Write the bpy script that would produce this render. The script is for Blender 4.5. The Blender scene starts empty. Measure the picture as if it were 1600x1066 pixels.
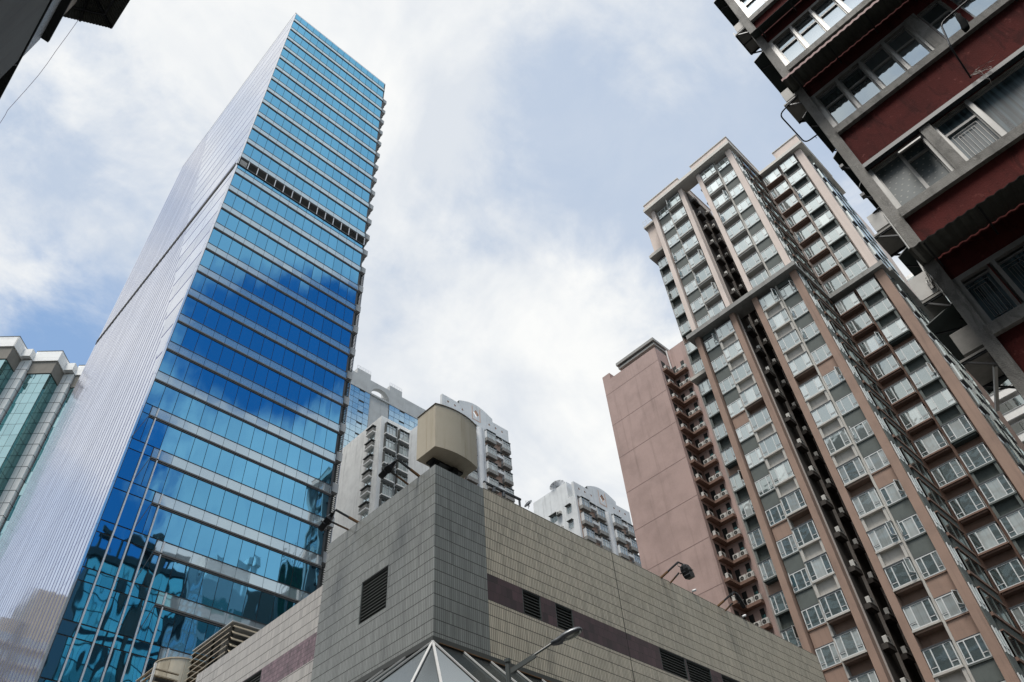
import bpy, math, random
from mathutils import Vector, Matrix
R = math.radians
random.seed(7)
scene = bpy.context.scene
COL = scene.collection

# ------------------------------------------------------------------ camera
cam_d = bpy.data.cameras.new("camera"); cam = bpy.data.objects.new("camera", cam_d); COL.objects.link(cam)
cam_d.sensor_width = 36.0; cam_d.lens = 26.704; cam_d.clip_start = 0.05; cam_d.clip_end = 6000
rt = Vector((0.72244186, -0.68850742, -0.06352389)); up = Vector((-0.4715739, -0.55782911, 0.6829676)); fw = Vector((0.50566374, 0.46344818, 0.72768123))
m3 = Matrix((rt, up, -fw)).transposed()
cam.matrix_world = Matrix.Translation((0, 0, 1.6)) @ m3.to_4x4()
scene.camera = cam

# ------------------------------------------------------------------ light
SUN_EL, SUN_AZ = R(70), R(200)          # azimuth measured from +X towards +Y
sd = bpy.data.lights.new("sun", 'SUN'); sd.energy = 3.3; sd.angle = R(20); sd.color = (1.0, 0.955, 0.89)
so = bpy.data.objects.new("sun", sd); COL.objects.link(so)
sdir = Vector((math.cos(SUN_EL)*math.cos(SUN_AZ), math.cos(SUN_EL)*math.sin(SUN_AZ), math.sin(SUN_EL)))
so.rotation_euler = sdir.to_track_quat('Z', 'Y').to_euler(); so.location = (0, 0, 200)

scene.view_settings.view_transform = 'Standard'; scene.view_settings.look = 'None'
scene.view_settings.exposure = 0.58; scene.view_settings.gamma = 1.0
scene.cycles.max_bounces = 6; scene.cycles.diffuse_bounces = 3; scene.cycles.glossy_bounces = 4
scene.cycles.transparent_max_bounces = 6
scene.cycles.sample_clamp_indirect = 6.0

def N(nt, t, **kw):
    n = nt.nodes.new(t)
    for k, v in kw.items():
        if k.startswith('i_'):
            key = k[2:]
            n.inputs[int(key) if key.isdigit() else key].default_value = v
        else: setattr(n, k, v)
    return n
def Mth(nt, op, a, b=None, c=None, clamp=False):
    n = nt.nodes.new('ShaderNodeMath'); n.operation = op; n.use_clamp = clamp
    for i, v in enumerate((a, b, c)):
        if v is None: continue
        if isinstance(v, (int, float)): n.inputs[i].default_value = v
        else: nt.links.new(v, n.inputs[i])
    return n.outputs[0]
def smooth(nt, v, a, b):
    n = nt.nodes.new('ShaderNodeMapRange'); n.interpolation_type = 'SMOOTHSTEP'
    n.inputs['From Min'].default_value = a; n.inputs['From Max'].default_value = b
    nt.links.new(v, n.inputs['Value']); return n.outputs[0]
def mixc(nt, fac, a, b):
    n = nt.nodes.new('ShaderNodeMix'); n.data_type = 'RGBA'
    for idx, v in ((0, fac), (6, a), (7, b)):
        if isinstance(v, (int, float)): n.inputs[idx].default_value = v
        elif isinstance(v, tuple): n.inputs[idx].default_value = (*v, 1) if len(v) == 3 else v
        else: nt.links.new(v, n.inputs[idx])
    return n.outputs[2]

world = bpy.data.worlds.new("World"); scene.world = world; world.use_nodes = True
nt = world.node_tree; nt.nodes.clear()
out = N(nt, 'ShaderNodeOutputWorld'); bg = N(nt, 'ShaderNodeBackground'); bg.inputs[1].default_value = 0.1
nt.links.new(bg.outputs[0], out.inputs[0])
sky = N(nt, 'ShaderNodeTexSky', sky_type='NISHITA', sun_disc=False, sun_elevation=SUN_EL, sun_rotation=R(90)-SUN_AZ, air_density=1.0, dust_density=0.15, ozone_density=4.0)
tc = N(nt, 'ShaderNodeTexCoord'); sep = N(nt, 'ShaderNodeSeparateXYZ'); nt.links.new(tc.outputs['Generated'], sep.inputs[0])
den = Mth(nt, 'ADD', Mth(nt, 'MAXIMUM', sep.outputs[2], 0.02), 0.25)
cx = Mth(nt, 'DIVIDE', sep.outputs[0], den); cy = Mth(nt, 'DIVIDE', sep.outputs[1], den)
cmb = N(nt, 'ShaderNodeCombineXYZ'); nt.links.new(cx, cmb.inputs[0]); nt.links.new(cy, cmb.inputs[1]); cmb.inputs[2].default_value = 3.7
n1 = N(nt, 'ShaderNodeTexNoise', i_Scale=3.4, i_Detail=10.0, i_Roughness=0.62, i_Distortion=0.25); nt.links.new(cmb.outputs[0], n1.inputs['Vector'])
n2 = N(nt, 'ShaderNodeTexNoise', i_Scale=1.7, i_Detail=6.0, i_Roughness=0.6, i_Distortion=0.6); nt.links.new(cmb.outputs[0], n2.inputs['Vector'])
n3 = N(nt, 'ShaderNodeTexNoise', i_Scale=9.0, i_Detail=7.0, i_Roughness=0.6, i_Distortion=0.4); nt.links.new(cmb.outputs[0], n3.inputs['Vector'])
# breaks in the cloud deck (negative) and thick banks (positive): direction, angular radius in degrees, amount
BLOBS = [((0.49, 0.047, 0.87), 13, -.26), ((0.331, 0.312, 0.89), 7, -.20), ((0.45, 0.2, 0.87), 8, -.16), ((-0.005, 0.516, 0.857), 7, -.28), ((0.022, 0.744, 0.668), 8, -.20),
         ((0.558, 0.435, 0.707), 5, -.14), ((0.621, 0.057, 0.782), 6, -.12), ((0.066, 0.419, 0.905), 10, .24), ((0.334, 0.186, 0.924), 10, .2), ((0.36, 0.46, 0.81), 12, .18), ((0.625, 0.478, 0.618), 10, .22),
         ((-0.051, 0.665, 0.745), 7, .12), ((0.74, 0.03, 0.66), 7, .08), 
         ((0.28, -0.622, 0.73), 7, -.36), ((0.33, -0.635, 0.70), 6, -.26), ((0.24, -0.64, 0.73), 5, -.16), ((0.197, -0.825, 0.53), 7, -.36), ((0.19, -0.655, 0.73), 4, -.12), ((0.18, -0.42, 0.89), 14, .28), ((0.19, -0.55, 0.81), 6, .18), ((0.27, -0.51, 0.82), 7, .24), ((0.13, -0.64, 0.76), 5, .14),
         ((0.345, -0.734, 0.585), 7, .26), ((0.21, -0.735, 0.645), 6, .14), ((0.38, -0.655, 0.65), 4, .22), ((0.30, -0.82, 0.48), 6, .2),
         ((-0.101, 0.653, 0.751), 5, -.18), ((-0.179, 0.86, 0.478), 5, -.24), ((-0.151, 0.772, 0.618), 8, .2), ((-0.088, 0.451, 0.888), 9, .12), ((-0.8, 0.2, 0.55), 26, .22)]
cov = n1.outputs[0]
for d, rad, amt in BLOBS:
    v = Vector(d).normalized()
    dp = N(nt, 'ShaderNodeVectorMath', operation='DOT_PRODUCT'); nt.links.new(tc.outputs['Generated'], dp.inputs[0]); dp.inputs[1].default_value = v
    s = smooth(nt, dp.outputs['Value'], math.cos(R(rad*1.6)), math.cos(R(rad*0.2)))
    cov = Mth(nt, 'MULTIPLY_ADD', s, amt, cov)
cov = Mth(nt, 'MULTIPLY_ADD', Mth(nt, 'SUBTRACT', n3.outputs[0], 0.5), 0.30, cov)
alpha = smooth(nt, cov, 0.30, 0.62)
far = smooth(nt, sep.outputs[1], -0.35, 0.1)               # thin high haze, thickest over the far half of the sky
veil = Mth(nt, 'MULTIPLY_ADD', far, 0.86, 0.02)
shade = smooth(nt, n2.outputs[0], 0.34, 0.62)
blue_d = N(nt, 'ShaderNodeVectorMath', operation='DOT_PRODUCT'); nt.links.new(tc.outputs['Generated'], blue_d.inputs[0]); blue_d.inputs[1].default_value = Vector((0.045, 0.768, 0.638)).normalized()
haze = mixc(nt, n3.outputs[0], (3.35, 4.05, 5.15), (4.7, 5.1, 5.7))
haze = mixc(nt, smooth(nt, blue_d.outputs['Value'], 0.987, 0.9992), haze, (2.0, 3.05, 4.9))
fine = Mth(nt, 'MULTIPLY_ADD', Mth(nt, 'SUBTRACT', n3.outputs[0], 0.5), 1.4, shade, clamp=True)
cloudc = mixc(nt, fine, (4.95, 5.25, 5.65), (6.5, 6.55, 6.5))
skyg_ = nt.nodes.new('ShaderNodeMix'); skyg_.data_type = 'RGBA'; skyg_.blend_type = 'MULTIPLY'; skyg_.inputs[0].default_value = 1.0; nt.links.new(sky.outputs[0], skyg_.inputs[6]); skyg_.inputs[7].default_value = (0.24, 0.80, 0.95, 1); skyg = skyg_.outputs[2]
fin = mixc(nt, alpha, mixc(nt, veil, skyg, haze), cloudc)
# the cloud deck glows towards the veiled sun
sdp = N(nt, 'ShaderNodeVectorMath', operation='DOT_PRODUCT'); nt.links.new(tc.outputs['Generated'], sdp.inputs[0]); sdp.inputs[1].default_value = sdir
glow = Mth(nt, 'MULTIPLY_ADD', smooth(nt, sdp.outputs['Value'], 0.86, 1.0), 1.6, 1.0)
gv = N(nt, 'ShaderNodeVectorMath', operation='SCALE'); nt.links.new(fin, gv.inputs[0]); nt.links.new(glow, gv.inputs['Scale'])
fin = gv.outputs[0]
nt.links.new(fin, bg.inputs[0])

# ------------------------------------------------------------------ materials
def new_mat(name):
    m = bpy.data.materials.new(name); m.use_nodes = True; nt = m.node_tree; nt.nodes.clear()
    o = N(nt, 'ShaderNodeOutputMaterial'); b = N(nt, 'ShaderNodeBsdfPrincipled'); nt.links.new(b.outputs[0], o.inputs[0])
    return m, nt, b, o
def coords(nt):
    t = N(nt, 'ShaderNodeTexCoord'); return t.outputs['Object']
def weather(nt, vec, color, amt=0.35, streak=0.3, scale=1.0, dirt=(0.09, 0.085, 0.075)):
    """broad blotches + vertical run-off streaks, in the building's own coordinates"""
    a = N(nt, 'ShaderNodeTexNoise', i_Scale=0.45*scale, i_Detail=6.0, i_Roughness=0.62); nt.links.new(vec, a.inputs['Vector'])
    mp = N(nt, 'ShaderNodeMapping'); mp.inputs['Scale'].default_value = (2.2*scale, 2.2*scale, 0.12*scale); nt.links.new(vec, mp.inputs[0])
    s = N(nt, 'ShaderNodeTexNoise', i_Scale=1.0, i_Detail=5.0, i_Roughness=0.6); nt.links.new(mp.outputs[0], s.inputs['Vector'])
    f = N(nt, 'ShaderNodeTexNoise', i_Scale=14.0*scale, i_Detail=4.0, i_Roughness=0.65); nt.links.new(vec, f.inputs['Vector'])
    fa = Mth(nt, 'MULTIPLY', smooth(nt, a.outputs[0], 0.35, 0.75), amt)
    fs = Mth(nt, 'MULTIPLY', smooth(nt, s.outputs[0], 0.5, 0.78), streak)
    ff = Mth(nt, 'MULTIPLY', smooth(nt, f.outputs[0], 0.35, 0.7), amt*0.3)
    tot = Mth(nt, 'ADD', Mth(nt, 'ADD', fa, fs), ff, clamp=True)
    return mixc(nt, tot, color, dirt), f.outputs[0]
def wall(name, color, amt=0.3, streak=0.3, rough=0.85, scale=1.0, bump=0.15, dirt=None):
    m, nt, b, o = new_mat(name); v = coords(nt)
    if dirt is None: dirt = tuple(c*0.45 for c in color)
    c, f = weather(nt, v, color, amt, streak, scale, dirt)
    nt.links.new(c, b.inputs['Base Color']); b.inputs['Roughness'].default_value = rough
    bp = N(nt, 'ShaderNodeBump', i_Strength=bump, i_Distance=0.02); nt.links.new(f, bp.inputs['Height']); nt.links.new(bp.outputs[0], b.inputs['Normal'])
    return m
def gridlines(nt, u, v, du, dv, tu, tv):
    fu = Mth(nt, 'FRACT', Mth(nt, 'DIVIDE', u, du)); fv = Mth(nt, 'FRACT', Mth(nt, 'DIVIDE', v, dv))
    lu = Mth(nt, 'LESS_THAN', fu, tu/du); lv = Mth(nt, 'LESS_THAN', fv, tv/dv)
    return lu, lv
def tiles(name, color, du, dv, tu=0.011, tv=0.022, vary=0.16, streak=0.3, amt=0.25, dirt=None, rough=0.45, grout=(0.035, 0.034, 0.03), zoff=0.0, stagger=0.0, vline=0.75):
    m, nt, b, o = new_mat(name); vec = coords(nt); sp = N(nt, 'ShaderNodeSeparateXYZ'); nt.links.new(vec, sp.inputs[0])
    u = Mth(nt, 'ADD', sp.outputs[0], sp.outputs[1]); v = Mth(nt, 'SUBTRACT', sp.outputs[2], zoff)
    row = Mth(nt, 'FLOOR', Mth(nt, 'DIVIDE', v, dv))
    if stagger: u = Mth(nt, 'MULTIPLY_ADD', row, stagger, u)
    lu, lv = gridlines(nt, u, v, du, dv, tu, tv)
    cb = N(nt, 'ShaderNodeCombineXYZ'); nt.links.new(Mth(nt, 'FLOOR', Mth(nt, 'DIVIDE', u, du)), cb.inputs[0]); nt.links.new(row, cb.inputs[1])
    wn = N(nt, 'ShaderNodeTexWhiteNoise', noise_dimensions='2D'); nt.links.new(cb.outputs[0], wn.inputs['Vector'])
    c, f = weather(nt, vec, color, amt, streak, 1.0, dirt or tuple(x*0.4 for x in color))
    hi = tuple(min(1, x*(1+2.2*vary)) for x in color); 
    c2 = mixc(nt, Mth(nt, 'MULTIPLY', Mth(nt, 'POWER', wn.outputs[0], 2.2), 0.75), c, hi)
    c2 = mixc(nt, Mth(nt, 'MULTIPLY', Mth(nt, 'LESS_THAN', wn.outputs[0], 0.12), vary*1.6), c2, tuple(x*0.5 for x in color))
    c3 = mixc(nt, Mth(nt, 'MULTIPLY', lu, vline), c2, grout); c3 = mixc(nt, Mth(nt, 'MULTIPLY', lv, 0.95), c3, grout)
    nt.links.new(c3, b.inputs['Base Color'])
    rr = Mth(nt, 'MULTIPLY_ADD', Mth(nt, 'MAXIMUM', lu, lv), 0.4, rough); nt.links.new(rr, b.inputs['Roughness'])
    h = Mth(nt, 'SUBTRACT', 1.0, Mth(nt, 'MAXIMUM', lu, lv)); bp = N(nt, 'ShaderNodeBump', i_Strength=0.4, i_Distance=0.01); nt.links.new(h, bp.inputs['Height']); nt.links.new(bp.outputs[0], b.inputs['Normal'])
    return m
def plain(name, color, rough=0.6, metal=0.0, noise=0.12, bump=0.0):
    m, nt, b, o = new_mat(name); v = coords(nt)
    a = N(nt, 'ShaderNodeTexNoise', i_Scale=3.0, i_Detail=6.0, i_Roughness=0.65); nt.links.new(v, a.inputs['Vector'])
    c = mixc(nt, Mth(nt, 'MULTIPLY', smooth(nt, a.outputs[0], 0.3, 0.75), noise*2), color, tuple(x*0.5 for x in color))
    nt.links.new(c, b.inputs['Base Color']); b.inputs['Roughness'].default_value = rough; b.inputs['Metallic'].default_value = metal
    return m
def curtain_glass(name, tint=(0.82, 0.93, 0.94), refl=0.3, wave=0.35, wscale=0.5, base=(0.012, 0.03, 0.035), rough=0.02, var=0.0, base2=None, wdist=0.02, zs=1.0):
    """coated curtain-wall glass: coloured mirror over a dark body, gently wavy"""
    m, nt, b, o = new_mat(name); v = coords(nt)
    b.inputs['Base Color'].default_value = (*base, 1); b.inputs['Roughness'].default_value = 0.25
    g = N(nt, 'ShaderNodeBsdfGlossy'); g.inputs['Roughness'].default_value = rough
    isl = N(nt, 'ShaderNodeNewGeometry').outputs['Random Per Island']
    tc_ = mixc(nt, Mth(nt, 'MULTIPLY', isl, var), tint, tuple(x*0.72 for x in tint)); nt.links.new(tc_, g.inputs['Color'])
    mp = N(nt, 'ShaderNodeMapping'); mp.inputs['Scale'].default_value = (1, 1, zs); nt.links.new(v, mp.inputs[0])
    off = N(nt, 'ShaderNodeVectorMath', operation='ADD'); nt.links.new(mp.outputs[0], off.inputs[0])
    cb = N(nt, 'ShaderNodeCombineXYZ'); nt.links.new(Mth(nt, 'MULTIPLY', isl, 57.0), cb.inputs[0]); nt.links.new(Mth(nt, 'MULTIPLY', isl, 31.0), cb.inputs[2]); nt.links.new(cb.outputs[0], off.inputs[1])
    w = N(nt, 'ShaderNodeTexNoise', i_Scale=wscale, i_Detail=1.0, i_Roughness=0.4); nt.links.new(off.outputs[0], w.inputs['Vector'])
    bp = N(nt, 'ShaderNodeBump', i_Strength=wave, i_Distance=wdist); nt.links.new(w.outputs[0], bp.inputs['Height']); nt.links.new(bp.outputs[0], g.inputs['Normal'])
    lw = N(nt, 'ShaderNodeLayerWeight', i_Blend=0.35); fac = Mth(nt, 'MULTIPLY_ADD', lw.outputs['Facing'], 1-refl, refl, clamp=True)
    mx = N(nt, 'ShaderNodeMixShader'); nt.links.new(fac, mx.inputs[0]); nt.links.new(b.outputs[0], mx.inputs[1]); nt.links.new(g.outputs[0], mx.inputs[2]); nt.links.new(mx.outputs[0], o.inputs[0])
    return m
def flat_glass(name, dark=(0.012, 0.028, 0.027), light=(0.42, 0.46, 0.43), refl=0.3, lo=0.3, hi=0.8, tint=(0.86, 0.95, 0.96)):
    """dwelling windows: some panes dark rooms, some pale curtains behind, all with a sky mirror on top"""
    m, nt, b, o = new_mat(name); v = coords(nt)
    isl = N(nt, 'ShaderNodeNewGeometry').outputs['Random Per Island']; oi = N(nt, 'ShaderNodeObjectInfo').outputs['Random']
    r = Mth(nt, 'FRACT', Mth(nt, 'ADD', Mth(nt, 'MULTIPLY', oi, 7.31), Mth(nt, 'MULTIPLY', isl, 0.8)))
    mp = N(nt, 'ShaderNodeMapping'); mp.inputs['Scale'].default_value = (9, 9, 0.35); nt.links.new(v, mp.inputs[0])
    fo = N(nt, 'ShaderNodeTexNoise', i_Scale=1.0, i_Detail=3.0); nt.links.new(mp.outputs[0], fo.inputs['Vector'])
    k = Mth(nt, 'MULTIPLY', smooth(nt, r, lo, hi), Mth(nt, 'MULTIPLY_ADD', fo.outputs[0], 0.9, 0.5), clamp=True)
    c = mixc(nt, k, dark, light); nt.links.new(c, b.inputs['Base Color']); b.inputs['Roughness'].default_value = 0.5
    g = N(nt, 'ShaderNodeBsdfGlossy'); g.inputs['Roughness'].default_value = 0.03; g.inputs['Color'].default_value = (*tint, 1)
    w = N(nt, 'ShaderNodeTexNoise', i_Scale=1.3, i_Detail=1.0); nt.links.new(v, w.inputs['Vector'])
    bp = N(nt, 'ShaderNodeBump', i_Strength=0.25, i_Distance=0.02); nt.links.new(w.outputs[0], bp.inputs['Height']); nt.links.new(bp.outputs[0], g.inputs['Normal'])
    lw = N(nt, 'ShaderNodeLayerWeight', i_Blend=0.3); fac = Mth(nt, 'MULTIPLY_ADD', lw.outputs['Facing'], 1-refl, refl, clamp=True)
    mx = N(nt, 'ShaderNodeMixShader'); nt.links.new(fac, mx.inputs[0]); nt.links.new(b.outputs[0], mx.inputs[1]); nt.links.new(g.outputs[0], mx.inputs[2]); nt.links.new(mx.outputs[0], o.inputs[0])
    return m
def lined_metal(name, axis, pitch, width, color=(0.93, 0.94, 0.98), line=(0.10, 0.11, 0.26), rough=0.06, base=(0.55, 0.57, 0.63), off=0.0):
    """silvery mirror cladding with fine joints along one direction"""
    m, nt, b, o = new_mat(name); v = coords(nt); sp = N(nt, 'ShaderNodeSeparateXYZ'); nt.links.new(v, sp.inputs[0])
    q = Mth(nt, 'ADD', sp.outputs[axis], off); oth = sp.outputs[2 if axis == 1 else 1]
    f = Mth(nt, 'FRACT', Mth(nt, 'DIVIDE', q, pitch)); ln = Mth(nt, 'LESS_THAN', f, width/pitch)
    hl = Mth(nt, 'GREATER_THAN', f, 1-1.6*width/pitch)
    wn = N(nt, 'ShaderNodeTexWhiteNoise', noise_dimensions='1D'); nt.links.new(Mth(nt, 'FLOOR', Mth(nt, 'DIVIDE', q, pitch)), wn.inputs['W'])
    g = N(nt, 'ShaderNodeBsdfGlossy'); g.inputs['Roughness'].default_value = rough
    tone = mixc(nt, wn.outputs[0], color, tuple(x*0.86 for x in color)); seam = Mth(nt, 'LESS_THAN', Mth(nt, 'FRACT', Mth(nt, 'DIVIDE', oth, 4.03)), 0.03); tone = mixc(nt, Mth(nt, 'MULTIPLY', seam, 0.45), tone, (0.3, 0.3, 0.4)); nt.links.new(mixc(nt, ln, tone, line), g.inputs['Color'])
    w = N(nt, 'ShaderNodeTexNoise', i_Scale=0.35, i_Detail=2.0); nt.links.new(v, w.inputs['Vector'])
    cell = N(nt, 'ShaderNodeCombineXYZ'); nt.links.new(Mth(nt, 'FLOOR', Mth(nt, 'DIVIDE', q, pitch)), cell.inputs[0]); nt.links.new(Mth(nt, 'FLOOR', Mth(nt, 'DIVIDE', oth, 4.03)), cell.inputs[1]); wc = N(nt, 'ShaderNodeTexWhiteNoise', noise_dimensions='2D'); nt.links.new(cell.outputs[0], wc.inputs['Vector'])
    ramp = Mth(nt, 'MULTIPLY', Mth(nt, 'SUBTRACT', wc.outputs[0], 0.5), Mth(nt, 'FRACT', Mth(nt, 'DIVIDE', oth, 4.03)))
    bp = N(nt, 'ShaderNodeBump', i_Strength=0.5, i_Distance=0.06); nt.links.new(Mth(nt, 'ADD', ramp, Mth(nt, 'MULTIPLY', w.outputs[0], 0.3)), bp.inputs['Height']); nt.links.new(bp.outputs[0], g.inputs['Normal'])
    nt.links.new(mixc(nt, ln, mixc(nt, hl, base, (0.75, 0.76, 0.8)), line), b.inputs['Base Color']); b.inputs['Roughness'].default_value = 0.5
    mx = N(nt, 'ShaderNodeMixShader'); nt.links.new(Mth(nt, 'MULTIPLY_ADD', ln, -0.6, 0.82), mx.inputs[0]); nt.links.new(b.outputs[0], mx.inputs[1]); nt.links.new(g.outputs[0], mx.inputs[2]); nt.links.new(mx.outputs[0], o.inputs[0])
    return m
def corrugated(name, color, pitch, axis_expr='sum', rough=0.6, amt=0.5):
    m, nt, b, o = new_mat(name); v = coords(nt); c, f = weather(nt, v, color, amt, 0.2, 2.0, tuple(x*0.45 for x in color))
    nt.links.new(c, b.inputs['Base Color']); b.inputs['Roughness'].default_value = rough
    return m

M = {}
M['blue'] = curtain_glass('blue_glass', tint=(0.150, 0.425, 0.66), refl=0.93, wave=0.55, wscale=0.5, base=(0.004, 0.03, 0.07), var=0.3, zs=0.3, wdist=0.05)
M['blue_low'] = curtain_glass('blue_glass_wavy', tint=(0.125, 0.375, 0.60), refl=0.93, wave=0.5, wscale=0.55, base=(0.004, 0.03, 0.07), var=0.3, zs=0.5, wdist=0.05)
M['spandrel'] = curtain_glass('spandrel_glass', tint=(0.50, 0.62, 0.70), refl=0.56, wave=0.4, wscale=0.5, base=(0.34, 0.42, 0.47), var=0.15)
M['silver_v'] = lined_metal('silver_upright_joints', 1, 1.0, 0.24)
M['silver_h'] = lined_metal('silver_level_joints', 2, 4.0, 0.34, off=0.6)
M['steel'] = plain('steel_trim', (0.58, 0.59, 0.61), 0.4, 0.3)
M['mullion'] = plain('dark_mullion', (0.03, 0.035, 0.04), 0.5)
M['ledge'] = plain('bronze_ledge', (0.10, 0.097, 0.095), 0.5)
M['conc_l'] = wall('pale_concrete', (0.42, 0.43, 0.43), 0.3, 0.35)
M['conc'] = wall('grey_concrete', (0.27, 0.265, 0.25), 0.4, 0.45, scale=1.6, dirt=(0.10, 0.095, 0.085))
M['conc_d'] = wall('dark_concrete', (0.10, 0.105, 0.10), 0.4, 0.4)
M['black'] = plain('black_recess', (0.012, 0.013, 0.012), 0.8)
M['slat'] = plain('dark_slat', (0.05, 0.052, 0.047), 0.55)
M['tile_grey'] = tiles('grey_strip_tile', (0.215, 0.225, 0.212), 0.095, 0.475, 0.017, 0.032, vary=0.10, streak=0.6, amt=0.3, rough=0.32, zoff=20.95)
M['tile_beige'] = tiles('beige_strip_tile', (0.53, 0.472, 0.370), 0.095, 0.475, 0.024, 0.03, vary=0.10, streak=0.32, amt=0.3, rough=0.4, zoff=20.95, dirt=(0.17, 0.165, 0.13))
M['tile_pale'] = tiles('pale_strip_tile', (0.40, 0.375, 0.345), 0.095, 0.475, 0.006, 0.03, vary=0.12, streak=0.3, amt=0.2, rough=0.35, zoff=18.95, vline=0.2)
M['tile_purple'] = tiles('purple_tile', (0.048, 0.022, 0.026), 0.3, 0.40, 0.012, 0.018, vary=0.4, streak=0.3, amt=0.3, rough=0.45, zoff=15.87, stagger=0.17)
M['tile_mauve'] = tiles('mauve_tile', (0.155, 0.098, 0.112), 0.13, 0.20, 0.012, 0.016, vary=0.35, streak=0.3, amt=0.2, rough=0.4, zoff=15.87, stagger=0.04)
M['canopy'] = curtain_glass('grey_canopy_glass', tint=(0.20, 0.23, 0.24), refl=0.03, wave=0.3, wscale=0.7, base=(0.036, 0.042, 0.044), rough=0.18)
M['white'] = plain('white_paint', (0.70, 0.69, 0.67), 0.4)
M['ribpaint'] = plain('grey_rib_paint', (0.40, 0.40, 0.39), 0.45)
M['frame'] = plain('white_window_frame', (0.58, 0.59, 0.58), 0.4)
M['box_beige'] = wall('beige_panel', (0.44, 0.39, 0.30), 0.22, 0.5, rough=0.55, scale=1.5, dirt=(0.27, 0.22, 0.14))
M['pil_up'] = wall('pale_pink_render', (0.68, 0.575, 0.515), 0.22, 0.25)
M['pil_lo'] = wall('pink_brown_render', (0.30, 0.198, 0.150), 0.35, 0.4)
M['brown'] = wall('brown_render', (0.19, 0.112, 0.082), 0.3, 0.3)
M['well'] = wall('shaded_well_render', (0.045, 0.037, 0.031), 0.3, 0.3)  # brown light-well walls, with the gap's shade put into the colour
M['panel'] = wall('grey_panel', (0.098, 0.112, 0.104), 0.3, 0.3, scale=3)
M['panel_d'] = wall('dark_green_panel', (0.055, 0.066, 0.060), 0.3, 0.3, scale=3)
M['cream_roof'] = wall('cream_roof_edge', (0.62, 0.59, 0.54), 0.2, 0.3, scale=2)
M['cream'] = wall('cream_box_paint', (0.46, 0.435, 0.395), 0.2, 0.3, scale=2)
M['pink'] = wall('pink_render', (0.42, 0.300, 0.270), 0.5, 0.55, scale=0.6, dirt=(0.24, 0.17, 0.15))
M['seam'] = plain('wall_seam', (0.22, 0.15, 0.135), 0.8)
M['roofgrey'] = plain('grey_cornice', (0.28, 0.275, 0.26), 0.8)
M['glass'] = flat_glass('bay_glass', refl=0.32, lo=0.58, hi=1.05, light=(0.52, 0.54, 0.52), tint=(0.80, 0.89, 0.88))
M['glass_d'] = flat_glass('dim_glass', light=(0.30, 0.33, 0.32), refl=0.22, lo=0.45, hi=1.0)
M['glass_dm'] = flat_glass('grey_room_glass', light=(0.30, 0.33, 0.33), refl=0.12, lo=0.5, hi=1.0, tint=(0.6, 0.66, 0.68))
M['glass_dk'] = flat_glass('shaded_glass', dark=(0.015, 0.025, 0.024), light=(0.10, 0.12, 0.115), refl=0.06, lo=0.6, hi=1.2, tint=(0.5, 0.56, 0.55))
M['glass_old'] = flat_glass('old_window_glass', dark=(0.03, 0.05, 0.055), light=(0.2, 0.23, 0.24), refl=0.14, lo=0.3, hi=1.0, tint=(0.5, 0.57, 0.61))
M['glass_far'] = curtain_glass('pale_blue_glass', tint=(0.60, 0.76, 0.84), refl=0.5, wave=0.25, wscale=0.3, base=(0.26, 0.42, 0.52), var=0.2)
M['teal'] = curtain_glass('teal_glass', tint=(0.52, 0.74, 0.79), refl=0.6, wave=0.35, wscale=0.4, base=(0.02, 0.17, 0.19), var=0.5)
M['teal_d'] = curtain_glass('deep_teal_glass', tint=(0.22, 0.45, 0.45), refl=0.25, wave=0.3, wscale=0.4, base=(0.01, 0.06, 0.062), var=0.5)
M['whitetile'] = tiles('white_wall_tile', (0.80, 0.79, 0.77), 1.3, 1.3, 0.03, 0.03, vary=0.04, streak=0.15, amt=0.1, rough=0.5, grout=(0.45, 0.44, 0.42))
M['greytile'] = wall('grey_wall_tile', (0.82, 0.82, 0.80), 0.15, 0.22, rough=0.6)
M['soffit'] = wall('brown_soffit', (0.20, 0.185, 0.16), 0.3, 0.2)
M['red'] = wall('red_paint', (0.110, 0.023, 0.020), 0.55, 0.5, rough=1.0, scale=2.2, dirt=(0.045, 0.011, 0.010), bump=0.3)
M['red'].node_tree.nodes['Principled BSDF'].inputs['Specular IOR Level'].default_value = 0.15
def peel(m, light, dark):
    nt = m.node_tree; b = nt.nodes['Principled BSDF']; src = b.inputs['Base Color'].links[0].from_socket; v = coords(nt)
    a = N(nt, 'ShaderNodeTexNoise', i_Scale=5.0, i_Detail=9.0, i_Roughness=0.72); nt.links.new(v, a.inputs['Vector'])
    mp = N(nt, 'ShaderNodeMapping'); mp.inputs['Scale'].default_value = (3, 3, 1.1); nt.links.new(v, mp.inputs[0])
    c = N(nt, 'ShaderNodeTexNoise', i_Scale=1.3, i_Detail=8.0, i_Roughness=0.7, i_Distortion=0.8); nt.links.new(mp.outputs[0], c.inputs['Vector'])
    x = mixc(nt, Mth(nt, 'MULTIPLY', smooth(nt, a.outputs[0], 0.57, 0.68), 0.75), src, light); x = mixc(nt, Mth(nt, 'MULTIPLY', smooth(nt, c.outputs[0], 0.51, 0.63), 0.8), x, dark)
    nt.links.new(x, b.inputs['Base Color'])
peel(M['red'], (0.19, 0.060, 0.050), (0.05, 0.013, 0.012))
M['redsheet'] = plain('red_sheet', (0.2, 0.035, 0.03), 0.6)
M['oldconc'] = wall('old_concrete', (0.27, 0.26, 0.24), 0.6, 0.6, scale=3.0, dirt=(0.09, 0.085, 0.075), bump=0.5)
peel(M['oldconc'], (0.40, 0.39, 0.36), (0.12, 0.115, 0.105))
M['sheet'] = plain('dark_green_sheet', (0.045, 0.058, 0.055), 0.5)
M['sheet_l'] = plain('weathered_sheet', (0.07, 0.075, 0.065), 0.6, noise=0.4)
M['metal'] = plain('dark_metal', (0.025, 0.027, 0.03), 0.45, 0.4)
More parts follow.
